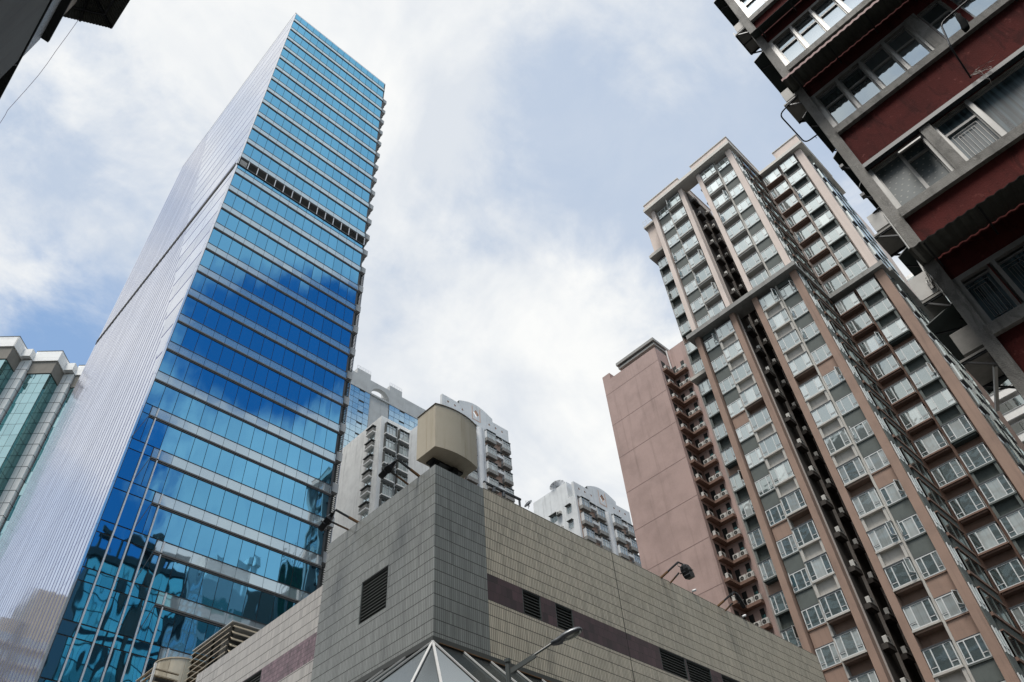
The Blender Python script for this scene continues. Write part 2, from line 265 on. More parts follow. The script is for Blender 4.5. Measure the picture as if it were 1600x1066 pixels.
M['rust'] = plain('rusty_metal', (0.17, 0.085, 0.03), 0.8, noise=0.5)
M['lampgrey'] = plain('lamp_grey', (0.085, 0.092, 0.10), 0.35, 0.2, noise=0.08)
M['pole'] = plain('pole_green_grey', (0.06, 0.07, 0.067), 0.5)
M['lens'] = curtain_glass('lamp_lens', tint=(0.6, 0.65, 0.62), refl=0.12, wave=0.4, wscale=6, base=(0.10, 0.11, 0.095), rough=0.15)
M['ac'] = plain('ac_casing', (0.52, 0.51, 0.48), 0.55, noise=0.2)
M['ac_old'] = plain('stained_ac_casing', (0.23, 0.22, 0.20), 0.6, noise=0.4)
M['greyres'] = wall('stained_grey_render', (0.86, 0.85, 0.82), 0.22, 0.34, scale=1.0, dirt=(0.17, 0.165, 0.155))
M['greyside'] = wall('smooth_grey_render', (0.66, 0.675, 0.68), 0.25, 0.38)
M['salmon'] = wall('salmon_render', (0.60, 0.42, 0.33), 0.25, 0.3)
M['pipe'] = plain('pvc_pipe', (0.34, 0.30, 0.27), 0.5)
M['pvc'] = plain('cable_sheath', (0.5, 0.34, 0.5), 0.5)
M['cloth'] = plain('black_cloth', (0.010, 0.011, 0.012), 0.9)
M['cloth'].node_tree.nodes['Principled BSDF'].inputs['Specular IOR Level'].default_value = 0.05
M['asphalt'] = wall('asphalt', (0.05, 0.05, 0.052), 0.3, 0.0)
M['paving'] = wall('paving', (0.26, 0.25, 0.235), 0.3, 0.0)
M['paint'] = plain('road_paint', (0.65, 0.65, 0.62), 0.6)
M['duct'] = plain('beige_duct', (0.47, 0.41, 0.31), 0.3, 0.35, noise=0.1)
M['louvre_b'] = plain('beige_louvre', (0.38, 0.32, 0.235), 0.55)
M['tint_brown'] = plain('brown_cladding', (0.13, 0.10, 0.075), 0.6)
M['mosaic'] = tiles('pale_mosaic', (0.34, 0.37, 0.40), 0.05, 0.05, 0.008, 0.008, vary=0.2, rough=0.4)
M['fascia'] = wall('pale_fascia', (0.42, 0.38, 0.34), 0.3, 0.3)
M['net'] = plain('green_netting', (0.01, 0.10, 0.06), 0.9)
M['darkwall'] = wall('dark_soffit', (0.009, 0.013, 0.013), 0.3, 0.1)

# dotted curtain and grilled glass of the old building
def dotted_glass():
    m, nt, b, o = new_mat('dotted_curtain_glass'); v = coords(nt); sp = N(nt, 'ShaderNodeSeparateXYZ'); nt.links.new(v, sp.inputs[0])
    u = Mth(nt, 'DIVIDE', sp.outputs[1], 0.135); w = Mth(nt, 'DIVIDE', sp.outputs[2], 0.12)
    row = Mth(nt, 'FLOOR', w); u = Mth(nt, 'MULTIPLY_ADD', row, 0.5, u)
    du = Mth(nt, 'SUBTRACT', Mth(nt, 'FRACT', u), 0.5); dw = Mth(nt, 'SUBTRACT', Mth(nt, 'FRACT', w), 0.5)
    d = Mth(nt, 'SQRT', Mth(nt, 'ADD', Mth(nt, 'MULTIPLY', du, du), Mth(nt, 'MULTIPLY', dw, dw)))
    dot = Mth(nt, 'LESS_THAN', d, 0.13)
    nz = N(nt, 'ShaderNodeTexNoise', i_Scale=2.2, i_Detail=4.0); nt.links.new(v, nz.inputs['Vector'])
    c = mixc(nt, nz.outputs[0], (0.05, 0.075, 0.08), (0.10, 0.13, 0.135)); c = mixc(nt, Mth(nt, 'MULTIPLY', dot, 0.8), c, (0.34, 0.36, 0.32))
    nt.links.new(c, b.inputs['Base Color']); b.inputs['Roughness'].default_value = 0.4
    g = N(nt, 'ShaderNodeBsdfGlossy'); g.inputs['Roughness'].default_value = 0.05
    mx = N(nt, 'ShaderNodeMixShader'); mx.inputs[0].default_value = 0.12; nt.links.new(b.outputs[0], mx.inputs[1]); nt.links.new(g.outputs[0], mx.inputs[2]); nt.links.new(mx.outputs[0], o.inputs[0])
    return m
M['dotted'] = dotted_glass()
def blind_glass():
    m, nt, b, o = new_mat('pleated_curtain_glass'); v = coords(nt)
    mp = N(nt, 'ShaderNodeMapping'); mp.inputs['Scale'].default_value = (1, 14, 0.5); nt.links.new(v, mp.inputs[0])
    nz = N(nt, 'ShaderNodeTexNoise', i_Scale=1.2, i_Detail=4.0, i_Distortion=0.6); nt.links.new(mp.outputs[0], nz.inputs['Vector'])
    c = mixc(nt, smooth(nt, nz.outputs[0], 0.35, 0.7), (0.014, 0.028, 0.036), (0.10, 0.16, 0.19)); nt.links.new(c, b.inputs['Base Color']); b.inputs['Roughness'].default_value = 0.5
    g = N(nt, 'ShaderNodeBsdfGlossy'); g.inputs['Roughness'].default_value = 0.03; g.inputs['Color'].default_value = (0.6, 0.82, 0.95, 1)
    mx = N(nt, 'ShaderNodeMixShader'); mx.inputs[0].default_value = 0.22; nt.links.new(b.outputs[0], mx.inputs[1]); nt.links.new(g.outputs[0], mx.inputs[2]); nt.links.new(mx.outputs[0], o.inputs[0])
    return m
M['pleat'] = blind_glass()

# ------------------------------------------------------------------ mesh helpers
class MB:
    def __init__(s, tf=None): s.v = []; s.f = []; s.m = []; s.mats = []; s.tf = tf
    def mi(s, mat):
        if mat not in s.mats: s.mats.append(mat)
        return s.mats.index(mat)
    def poly(s, pts, mat):
        i = len(s.v); s.v += [tuple(p) for p in pts]; s.f.append(list(range(i, i+len(pts)))); s.m.append(s.mi(mat)); return s
    def mesh(s, verts, faces, mat):
        i = len(s.v); s.v += [tuple(p) for p in verts]
        for f in faces: s.f.append([k+i for k in f]); s.m.append(s.mi(mat))
        return s
    def box(s, x0, x1, y0, y1, z0, z1, mat):
        if x0 > x1: x0, x1 = x1, x0
        if y0 > y1: y0, y1 = y1, y0
        if z0 > z1: z0, z1 = z1, z0
        return s.mesh([(x0,y0,z0),(x1,y0,z0),(x1,y1,z0),(x0,y1,z0),(x0,y0,z1),(x1,y0,z1),(x1,y1,z1),(x0,y1,z1)],
                      [(0,3,2,1),(4,5,6,7),(0,1,5,4),(1,2,6,5),(2,3,7,6),(3,0,4,7)], mat)
    def prism(s, pts, z0, z1, mat, top=None):
        n = len(pts); vs = [(p[0],p[1],z0) for p in pts]+[(p[0],p[1],z1) for p in pts]
        s.mesh(vs, [(i,(i+1)%n,n+(i+1)%n,n+i) for i in range(n)], mat)
        s.poly([(p[0],p[1],z0) for p in reversed(pts)], mat); s.poly([(p[0],p[1],z1) for p in pts], top or mat); return s
    def tube(s, pts, r, mat, n=8, r2=None, cap=True):
        pts = [Vector(p) for p in pts]; rings = []; k = len(pts)
        for i, p in enumerate(pts):
            t = (pts[min(i+1,k-1)]-pts[max(i-1,0)]).normalized()
            a = Vector((0,0,1)) if abs(t.z) < 0.9 else Vector((1,0,0))
            u = t.cross(a).normalized(); w = t.cross(u).normalized()
            rr = r if r2 is None else r+(r2-r)*i/(k-1)
            rings.append([p+u*rr*math.cos(2*math.pi*j/n)+w*rr*math.sin(2*math.pi*j/n) for j in range(n)])
        vs = [q for ring in rings for q in ring]; fs = []
        for i in range(k-1):
            for j in range(n): fs.append((i*n+j, i*n+(j+1)%n, (i+1)*n+(j+1)%n, (i+1)*n+j))
        if cap: fs.append(tuple(reversed(range(n)))); fs.append(tuple((k-1)*n+j for j in range(n)))
        return s.mesh(vs, fs, mat)
    def bar(s, a, b, w, h, mat):
        a = Vector(a); b = Vector(b); t = (b-a).normalized(); ref = Vector((0,0,1)) if abs(t.z) < 0.95 else Vector((1,0,0))
        u = t.cross(ref).normalized()*w/2; v = u.cross(t).normalized()*h/2
        vs = [a-u-v,a+u-v,a+u+v,a-u+v,b-u-v,b+u-v,b+u+v,b-u+v]
        return s.mesh(vs, [(0,3,2,1),(4,5,6,7),(0,1,5,4),(1,2,6,5),(2,3,7,6),(3,0,4,7)], mat)
    def disc(s, c, nrm, r, mat, n=20, r0=0.0):
        c = Vector(c); t = Vector(nrm).normalized(); a = Vector((0,0,1)) if abs(t.z) < 0.9 else Vector((1,0,0)); u = t.cross(a).normalized(); w = t.cross(u)
        o_ = [c+u*r*math.cos(2*math.pi*j/n)+w*r*math.sin(2*math.pi*j/n) for j in range(n)]
        if r0 <= 0: return s.poly(o_, mat)
        i_ = [c+u*r0*math.cos(2*math.pi*j/n)+w*r0*math.sin(2*math.pi*j/n) for j in range(n)]
        return s.mesh(o_+i_, [(j,(j+1)%n,n+(j+1)%n,n+j) for j in range(n)], mat)
    def build(s, name, parent=None, smooth=False, loc=None, **props):
        base = Vector(loc) if loc is not None else (Vector(parent['_base']) if parent is not None else Vector((0,0,0)))
        me = bpy.data.meshes.new(name)
        vs = [s.tf(v) for v in s.v] if s.tf else s.v
        me.from_pydata([Vector(v)-base for v in vs], [], s.f)
        for m_ in s.mats: me.materials.append(M[m_])
        me.polygons.foreach_set('material_index', s.m)
        if smooth: me.polygons.foreach_set('use_smooth', [True]*len(s.f))
        me.update(); o = bpy.data.objects.new(name, me); COL.objects.link(o)
        if parent is not None: o.parent = parent; o['_base'] = tuple(base) 
        else: o.location = base; o['_base'] = tuple(base)
        for k, v in props.items(): o[k] = v
        return o
def thing(name, label, cat, loc, group=None):
    o = bpy.data.objects.new(name, None); COL.objects.link(o); o.location = loc; o.empty_display_size = 0.5
    o['label'] = label; o['category'] = cat; o['_base'] = tuple(loc)
    if group: o['group'] = group
    return o
def copy_tree(o, parent, delta, label=None):
    """a copy of a thing or part with copies of its children, mesh data shared"""
    c = o.copy(); COL.objects.link(c); c.parent = parent; c.location = Vector(o.location)+Vector(delta)
    if label: c['label'] = label
    for ch in o.children: 
        d = ch.copy(); COL.objects.link(d); d.parent = c
    return c
def holed(mb, axis, c, u0, u1, z0, z1, holes, mat, depth=0.2, sign=1, jamb=None):
    """wall face at axis=c with rectangular openings (u0,u1,z0,z1); jambs go `depth` inward (sign = inward direction)"""
    us = sorted({u0, u1, *[h[0] for h in holes], *[h[1] for h in holes]}); zs = sorted({z0, z1, *[h[2] for h in holes], *[h[3] for h in holes]})
    P = (lambda u, z, d=0: (c+sign*d, u, z)) if axis == 'x' else (lambda u, z, d=0: (u, c+sign*d, z))
    for i in range(len(us)-1):
        for j in range(len(zs)-1):
            mu, mz = (us[i]+us[i+1])/2, (zs[j]+zs[j+1])/2
            if any(h[0] < mu < h[1] and h[2] < mz < h[3] for h in holes): continue
            mb.poly([P(us[i],zs[j]),P(us[i+1],zs[j]),P(us[i+1],zs[j+1]),P(us[i],zs[j+1])], mat)
    for a, b, q, t in holes:
        j_ = jamb or mat
        mb.poly([P(a,q),P(a,t),P(a,t,depth),P(a,q,depth)], j_); mb.poly([P(b,q),P(b,t),P(b,t,depth),P(b,q,depth)], j_)
        mb.poly([P(a,q),P(b,q),P(b,q,depth),P(a,q,depth)], j_); mb.poly([P(a,t),P(b,t),P(b,t,depth),P(a,t,depth)], j_)

def structure(o): o['kind'] = 'structure'; return o

# ------------------------------------------------------------------ ground
structure(MB().poly([(-3000,-3000,-0.12),(3000,-3000,-0.12),(3000,3000,-0.12),(-3000,3000,-0.12)], 'asphalt').build('ground'))
structure(MB().box(-4.2, 8.2, -60, 300, -0.115, -0.004, 'asphalt').build('road'))
structure(MB().box(8.2, 15.6, -60, 19.0, -0.115, 0.03, 'paving').box(12.0, 15.6, 19.0, 56, -0.115, 0.03, 'paving').build('pavement'))
mk = MB()
for i in range(20): mk.box(1.9, 2.05, -50+i*9, -46+i*9, -0.003, 0.0, 'paint')
structure(mk.build('road_marking'))
# ================================================================== glass tower
TX, TXR, TY, TYB, TZ = 12.98, 32.80, 56.53, 97.95, 142.35
gt = thing('glass_tower', 'tallest tower, blue glass with silver spandrel bands and mirror-like silver side', 'skyscraper', (22.9, 77.2, 0))
b = MB(); b.box(TX+.25, TXR-.02, TY+.22, TYB, 0, TZ-.6, 'conc_d'); b.box(TXR-.02, TXR+.02, TY+.3, TYB, 0, TZ-.4, 'white'); b.build('core_wall', gt)  # unseen right side made white to bounce skylight onto the grey flats
# side cladding: mirror panels with upright joints, and the triangular part with level joints above the slanting crease
cr0, cr1 = (56.53, 50.8), (87.3, TZ)
mb = MB(); mb.poly([(TX,TY+.3,0),(TX,TYB,0),(TX,TYB,TZ),(TX,cr1[0],TZ),(TX,cr0[0]+.3,cr0[1]+.9)], 'silver_v'); mb.build('mirror_cladding', gt)
mb = MB(); mb.poly([(TX,cr0[0]+.3,cr0[1]+.9),(TX,cr1[0],TZ),(TX,TY+.3,TZ)], 'silver_h'); mb.build('mirror_cladding', gt, label='triangle of silver cladding with level joints')
mb = MB(); mb.box(TX-.02, TX+.16, TY+.02, TY+.32, 0, TZ, 'silver_v'); mb.build('corner_trim', gt)
MB().box(TX-.06, TX+.1, TY+.3, TYB, 89.75, 90.45, 'black').box(TX-.10, TX+.05, TY+.3, TYB, 90.45, 90.65, 'steel').build('louvre_strip', gt)  # black strip stands for the dark louvre line across the silver side
MB().box(TX, TXR, TY+.02, TYB, TZ-.35, TZ, 'steel').build('roof_edge', gt)
PW = 1.305; NP = 15
S = [88.14-4.03*n for n in range(22)]; U = [91.93+3.92*k for k in range(13)]
def panes(mb, xa, xb, za, zb, mat, y=TY, tilt=0.0034, gap=0.05):
    i0 = int(math.floor((xa-TX+.02)/PW)); x = TX + i0*PW
    while x < xb-.05:
        l, r_ = max(x, xa)+gap/2, min(x+PW, xb)-gap/2
        if r_-l > .1:
            w, h = (r_-l), zb-za; tx = random.gauss(0, tilt)*w/2; tz = random.gauss(0, tilt*.7)*h/2
            mb.poly([(l,y-tx-tz,za+.03),(r_,y+tx-tz,za+.03),(r_,y+tx+tz,zb-.03),(l,y-tx+tz,zb-.03)], mat)
        x += PW
bk = MB().box(TX+.02, TXR, TY+.045, TY+.2, 0, TZ-.36, 'mullion'); bk.build('mullion_grid', gt)
def band(za, zb, x0=TX+.18, x1=TXR-.1, mat='blue', name='window_band'):
    mb = MB(); panes(mb, x0, x1, za, zb, mat); mb.build(name, gt)
def spand(z, x0=TX+.18):
    mb = MB(); panes(mb, x0, TXR-.1, z, z+1.0, 'spandrel', tilt=.002, gap=.03); sp_ = mb.build('spandrel', gt)
    l = MB(); l.box(x0, TXR-.05, TY-.10, TY+.04, z-.16, z-.02, 'ledge'); l.box(x0, TXR-.05, TY-.06, TY+.04, z-.30, z-.21, 'ledge'); l.box(x0, TXR-.05, TY-.03, TY+.04, z+.99, z+1.05, 'mullion'); l.build('ledge', sp_)
for k, z in enumerate(U):
    spand(z); band(z+1.05, (U[k+1]-.30) if k < 12 else TZ-.36)
for n, z in enumerate(S):
    mat = 'blue' if n < 12 else 'blue_low'
    if n < 10:
        spand(z)
        band(z+1.05, 89.95 if n == 0 else S[n-1]-.30, mat=mat)
    else:
        xs = TX+.18+PW*(n-9)-.65
        spand(z, xs); band(z+1.05, S[n-1]-.30, x0=TX+.18+PW*max(0, n-10)-(.65 if n > 10 else 0), mat=mat)
band(0.5, S[-1]-.3)
# plain glazing zone at the corner with silver uprights that start one bay further in on every lower floor
for n in range(10, 22):
    xs = TX+.18+PW*(n-9)-.65; z = S[n]; zprev = S[n-1]
    mb = MB(); panes(mb, TX+.18, xs-.05, z, z+1.0, 'blue' if n < 12 else 'blue_low')
    if n > 10: panes(mb, TX+.18, xs-PW, z+1.05, zprev-.04, 'blue_low')
    mb.build('corner_glazing', gt)
mb = MB()
for j in range(1, 9):
    x = TX+PW*j+.09; zt = S[9+j]+1.0-4.03*0
    mb.box(x-.05, x+.05, TY-.10, TY+.03, 0, zt, 'steel')
for n in range(10, 20): 
    xs = TX+.18+PW*(n-9)-.65; mb.bar((xs, TY-.01, S[n]), (xs-.75, TY-.01, S[n]-3.0), .05, .05, 'mullion')
mb.build('silver_mullion', gt)
# plant-floor louvres
mb = MB(); mb.box(TX+.02, TXR, TY+.02, TY+.04, 90.05, 91.62, 'black')
for i in range(7): mb.bar((TX+.1, TY-.02, 90.22+i*.21), (TXR-.1, TY-.02, 90.22+i*.21), .10, .03, 'slat')
for i in range(NP+1): 
    x = min(TX+.1+i*PW, TXR-.1); mb.box(x-.05, x+.05, TY-.14, TY+.03, 90.0, 91.65, 'steel')
mb.box(TX+.02, TXR, TY-.12, TY+.03, 89.96, 90.06, 'ledge')
for i in range(5): mb.bar((TX+.3, TY-.05, 90.3+i*.22), (TX+1.2, TY-.05, 90.3+i*.22), .05, .07, 'white')
mb.build('louvre_band', gt)
# stacked concrete brackets on the right-hand edge
for k, z in enumerate(U[:12]+S[:18]):
    mb = MB(); mb.box(TXR+.02, TXR+.92, TY+.35, TY+2.4, z+.7, z+1.8, 'conc_l'); mb.box(TXR+.02, TXR+.35, TY+.6, TY+2.8, z-2.1, z+.9, 'conc_d')
    br = mb.build('service_bracket', gt)
    if z < 88:
        l = MB()
        for i in range(11): l.box(TXR+.35, TXR+.95, TY+.72, TY+.8, z-2.0+i*.24, z-1.92+i*.24, 'slat')
        l.box(TXR+.95, TXR+1.03, TY+.66, TY+.8, z-2.15, z+.9, 'steel'); l.box(TXR+.35, TXR+.95, TY+1.2, TY+1.25, z-2.1, z+.9, 'conc_d')
        l.build('grille', br)
    else:
        l = MB(); l.bar((TXR+.35, TY+2.4, z-2.0), (TXR+1.0, TY+1.2, z+.9), .1, .1, 'conc_l'); l.build('brace', br)

# ================================================================== podium building
PX, PY, PT = 15.81, 19.36, 20.95
pod = thing('podium_building', 'low corner building clad in grey and beige strip tiles with purple band and dark louvres', 'building', (30, 27, 0))
YL = 26.95; XG = 18.45
holes_l = [(22.17, 23.95, 15.90, 17.72)]
mb = MB(); holed(mb, 'x', PX, PY, YL, 0, PT, holes_l, 'tile_grey', .22); holed(mb, 'y', PY, PX, XG, 0, PT, [], 'tile_grey')
mb.poly([(PX,YL,18.9),(PX,YL,PT),(PX+.5,YL,PT),(PX+.5,YL,18.9)], 'tile_grey'); mb.poly([(PX,PY,PT),(XG,PY,PT),(XG,PY+.3,PT),(PX+.3,PY+.3,PT),(PX+.3,YL,PT),(PX,YL,PT)], 'conc')
mb.build('grey_tile_wall', pod)
XE = 45.85
hr = [(20.35,21.39,15.89,16.95),(22.25,23.30,15.89,16.95),(29.11,31.05,15.89,16.95),(31.13,33.11,15.89,16.95),(34.0,36.2,15.89,16.95)]
mb = MB()
for a, q in ((0, 15.86), (16.97, PT+.05)): mb.poly([(XG,PY,a),(XE,PY,a),(XE,PY,q),(XG,PY,q)], 'tile_beige')
mb.poly([(XG,PY,PT),(XE,PY,PT+.05),(XE,PY+.3,PT+.05),(XG,PY+.3,PT)], 'conc'); mb.poly([(XE,PY,0),(XE,36,0),(XE,36,PT+.05),(XE,PY,PT+.05)], 'tile_beige')
mb.box(26.77, 26.80, PY-.004, PY+.01, 0, PT, 'black'); mb.build('beige_tile_wall', pod)
mb = MB(); holed(mb, 'y', PY, XG, XE, 15.86, 16.97, hr, 'tile_purple', .2); mb.build('purple_band', pod)
mb = MB()
for a, q in ((0, 15.70), (16.84, 18.95)): mb.poly([(PX,YL,a),(PX,40,a),(PX,40,q),(PX,YL,q)], 'tile_pale')
mb.poly([(PX,YL,18.95),(PX,40,18.95),(PX+.35,40,18.95),(PX+.35,YL,18.95)], 'conc_l'); mb.poly([(PX,38.0,0),(PX+.35,38.0,0),(PX+.35,38.0,18.95),(PX,38.0,18.95)], 'tile_pale')
mb.v = [(v[0], min(v[1], 38.0), v[2]) for v in mb.v]; mb.build('pale_tile_wall', pod)
mb = MB(); holed(mb, 'x', PX, YL, 38.0, 15.70, 16.84, [(31.2, 33.2, 15.72, 16.82)], 'tile_mauve', .2); mb.build('mauve_band', pod)
MB().poly([(PX+.3,PY+.3,PT-.9),(XE-.3,PY+.3,PT-.9),(XE-.3,YL,PT-.9),(PX+.3,YL,PT-.9)], 'conc_d').poly([(PX+.3,YL,18.2),(XE-.3,YL,18.2),(XE-.3,38,18.2),(PX+.3,38,18.2)], 'conc_d').box(PX+.32, XE-.5, YL-.35, YL-.02, 18.2, PT-.02, 'conc').build('roof', pod)
def louvre(axis, u0, u1, z0, z1, c, n):
    mb = MB(); s = 1
    B = (lambda a, q, d0, d1, za, zb, m: mb.box(c+d0, c+d1, a, q, za, zb, m)) if axis == 'x' else (lambda a, q, d0, d1, za, zb, m: mb.box(a, q, c+d0, c+d1, za, zb, m))
    B(u0, u1, .20, .24, z0, z1, 'black')
    for i in range(n):
        z = z0+(i+.4)*(z1-z0)/n; q = .35*(z1-z0)/n
        if axis == 'x': mb.bar((c+.09, u0, z), (c+.09, u1, z), .09, q*.7, 'slat')
        else: mb.bar((u0, c+.09, z), (u1, c+.09, z), .09, q*.7, 'slat')
    f = 0.045
    B(u0, u0+f, .01, .19, z0, z1, 'pole'); B(u1-f, u1, .01, .19, z0, z1, 'pole'); B(u0+f, u1-f, .01, .17, z1-f, z1-.002, 'slat'); B(u0+f, u1-f, .01, .17, z0+.002, z0+f, 'slat')
    return mb.build('louvre', pod)
louvre('x', *holes_l[0], PX, 13)
louvre('x', 31.2, 33.2, 15.72, 16.82, PX, 8)
for h in hr: louvre('y', *h, PY, 8)
# faceted glass canopy round the corner
ZC = 13.42
mb = MB(); mb.box(PX-.10, PX-.003, PY-.10, 34, ZC+.02, ZC+.22, 'slat'); mb.box(PX-.003, XE, PY-.10, PY-.003, ZC+.02, ZC+.22, 'slat')
mb.bar((PX+.2, PY-.11, ZC+.03), (XE, PY-.11, ZC+.03), .03, .03, 'rust'); mb.build('flashing', pod)
cb = MB(); A = Vector((PX-.06, PY-.06, ZC))
def wr(x): return Vector((x, PY-.06, ZC))
def wl(y): return Vector((PX-.06, y, ZC))
DR, DL = Vector((0, -2.02, -1.95)), Vector((-2.0, 0, -1.75))
k = 1.7
eR0 = A+DR*k+Vector((-.05, 0, 0)); eL0 = A+DL*k+Vector((0, -.15, 0)); eC1 = A+Vector((-.70, -1.26, -1.93))*k*1.02; eC2 = A+Vector((-1.38, -.76, -1.93))*k*1.0
xs = [17.13, 18.39, 19.67, 20.95, 22.2, 23.5, 24.8]; ys = [20.77, 22.03, 23.3, 24.6, 25.9]
pr = [A]+[wr(x) for x in xs]; qr = [eR0]+[wr(x)+DR*k for x in xs]
pl = [A]+[wl(y) for y in ys]; ql = [eL0]+[wl(y)+DL*k for y in ys]
for i in range(len(pr)-1): cb.poly([pr[i], qr[i], qr[i+1], pr[i+1]], 'canopy')
for i in range(len(pl)-1): cb.poly([pl[i+1], ql[i+1], ql[i], pl[i]], 'canopy')
for q in ((eC1, eR0), (eC2, eC1), (eL0, eC2)): cb.poly([A, q[0], q[1]], 'canopy')
cano = cb.build('glass_canopy', pod)
for a, q, w in [(A, eC1, .085), (A, eC2, .085), (A, eR0, .05), (A, eL0, .05)]+[(pr[i], qr[i], .045) for i in range(1, len(pr))]+[(pl[i], ql[i], .045) for i in range(1, len(pl))]:
    o3 = Vector((-.02, -.02, .035)); MB().bar(a+o3, q+o3, w, .05, 'ribpaint').build('rib', cano)
eb = MB(); pts = list(reversed(ql))+[eC2, eC1]+qr
for i in range(len(pts)-1): eb.bar(pts[i], pts[i+1], .12, .16, 'pole')
eb.build('gutter', cano)

# ---- beige box on the corner of the roof (curved front)
bx = thing('rooftop_box', 'beige windowless box with a bowed front standing on corner of tiled roof', 'rooftop box', (17, 20, PT))
x0, x1, y0, y1, z0, z1 = PX-.01, 18.19, 19.38, 20.62, 21.91, 24.29
arc = []
for i in range(21):
    t = i/20; arc.append((x0+(x1-x0)*t, y0-.22*(1-(2*t-1)**2)))
pts = arc+[(x1, y1), (x0, y1)]
o_ = MB().prism(pts, z0, z1, 'box_beige').build('box_shell', bx)
MB().prism([(p[0]*1.0+(.03 if i > 10 else -.03)*(1 if i < 21 else (1 if p[0] > 17 else 1)), p[1]-.02) for i, p in enumerate(arc)]+[(x1+.03, y1+.02), (x0-.03, y1+.02)], z1, z1+.035, 'tint_brown').build('cap', bx)
MB().box(16.35, 16.6, 20.05, 20.4, PT-.9, z0-.002, 'metal').build('pedestal', bx); MB().box(17.3, 17.55, 19.95, 20.4, PT-.9, z0-.002, 'metal').build('pedestal', bx); MB().box(16.2, 17.9, 20.0, 20.45, z0-.10, z0-.003, 'metal').build('pedestal_beam', bx)
for (xx, yy) in ((16.55, y0-.19),): MB().box(x0-.006, x0+.004, 19.95, 19.97, z0+.01, z1-.01, 'louvre_b').build('panel_seam', bx)

# ---- floodlights on arms along the parapet
def flood(p1, p2, el, mid, h0, h1, label, prof, side=None, yoke=None):
    """two stays from the parapet carry a lamp head that runs from h0 to h1; prof = (along, half width, half depth)"""
    t = thing('floodlight', label, 'floodlight', tuple((Vector(p1)+Vector(p2))/2), 'floodlights on arms along the podium parapet')
    p1, p2, el, mid, h0, h1 = map(Vector, (p1, p2, el, mid, h0, h1))
    a = MB(); a.bar(p1+Vector((0,0,-.3)), p1, .08, .08, 'rust'); a.bar(p1, p1.lerp(el, .45), .085, .085, 'rust'); a.bar(p1.lerp(el, .4), el, .07, .07, 'metal'); a.bar(el, h0, .06, .06, 'metal'); a.build('arm', t)
    a = MB(); a.bar(p2+Vector((0,0,-.3)), p2, .08, .08, 'rust'); a.bar(p2, p2.lerp(mid, .7), .06, .06, 'rust'); a.bar(p2.lerp(mid, .6), mid, .06, .06, 'metal'); a.build('strut', t)
    d = (h1-h0); L = d.length; d.normalize(); sd = Vector(side) if side else (p2-p1); sd = (sd-d*sd.dot(d)).normalized(); nr = d.cross(sd).normalized()
    vs = [h0+d*L*s+sd*w*sx+nr*q*sy for s, w, q in prof for sx, sy in ((-1,-1),(1,-1),(1,1),(-1,1))]
    k = len(prof); fs = [(0,3,2,1), tuple(4*(k-1)+q for q in range(4))]+[(4*i+j, 4*i+(j+1) % 4, 4*i+4+(j+1) % 4, 4*i+4+j) for i in range(k-1) for j in range(4)]
    h = MB().mesh(vs, fs, 'metal'); c = h0.lerp(h1, .55); w = max(p[1] for p in prof); q = max(p[2] for p in prof)
    h.bar(c-sd*(w+.04)+nr*q*.2, c-sd*(w+.04)+nr*(q+.06)*-1, .03, .05, 'metal'); h.bar(c+sd*(w+.04)+nr*q*.2, c+sd*(w+.04)-nr*(q+.06), .03, .05, 'metal'); h.bar(c-sd*w*.7+nr*(q+.012), c+sd*w*.7+nr*(q+.012), .14, .02, 'slat'); h.build('lamp_head', t)
    m = (el+mid)/2+Vector((0, 0, .08)); MB().tube([el, el.lerp(m, .6)+Vector((.03, .03, .05)), m, h0.lerp(h1, .3)], .018, 'metal', n=6).build('cable', t)
z = PT+.03
slab = ((0, .06, .05), (.2, .10, .08), (.28, .22, .13), (.9, .25, .13), (1, .2, .09))
flood((PX+.1, 20.44, z), (PX+.1, 21.17, z), (14.7, 20.45, 21.32), (14.72, 20.98, 21.07), (14.7, 20.55, 21.30), (14.7, 21.5, 21.1), 'floodlight arm over grey parapet, close to the beige roof box', slab, side=(.5, .1, .8))
flood((PX+.1, 24.72, z), (PX+.1, 25.44, z), (14.7, 24.82, 21.22), (14.72, 25.13, 20.79), (14.7, 24.95, 21.15), (14.7, 25.8, 20.74), 'floodlight arm at the far end of grey parapet, in front of blue tower edge', slab, side=(.5, .1, .8))
barn = ((0, .10, .08), (.10, .20, .16), (.35, .26, .20), (.75, .27, .2), (.8, .30, .19), (1, .29, .16))
flood((30.67, PY+.1, z), (31.48, PY+.1, z), (30.33, 18.0, 21.10), (30.12, 17.98, 20.42), (30.74, 17.98, 21.10), (30.98, 17.93, 20.42), 'black floodlight on bent arm in front of the blank pink wall', barn, side=(1, .15, .3))
flood((35.6, PY+.1, z), (36.35, PY+.1, z), (35.5, 18.2, 21.27), (35.02, 18.2, 20.48), (35.7, 18.2, 21.28), (36.22, 18.2, 20.60), 'floodlight on pale arm in front of the stacked air conditioners', ((0, .05, .06), (.15, .09, .10), (.9, .10, .10), (1, .07, .08)), side=(.7, .2, .4))
t = thing('roof_rail', 'dark rail on posts along the roof edge just right of the beige box', 'rail', (19.6, 19.6, PT)); y = PY+.06
MB().bar((18.55, y, 21.37), (20.78, y, 21.42), .09, .09, 'metal').build('rail', t); MB().bar((18.60, y, PT-.4), (18.60, y, 21.33), .10, .10, 'white').build('post', t); MB().bar((20.70, y, PT-.4), (20.70, y, 21.37), .07, .07, 'lampgrey').build('post', t)
for x in (19.15, 19.72): MB().tube([(x, y, 21.33), (x, y, 21.12)], .075, 'lampgrey', n=12).build('lamp_can', t)
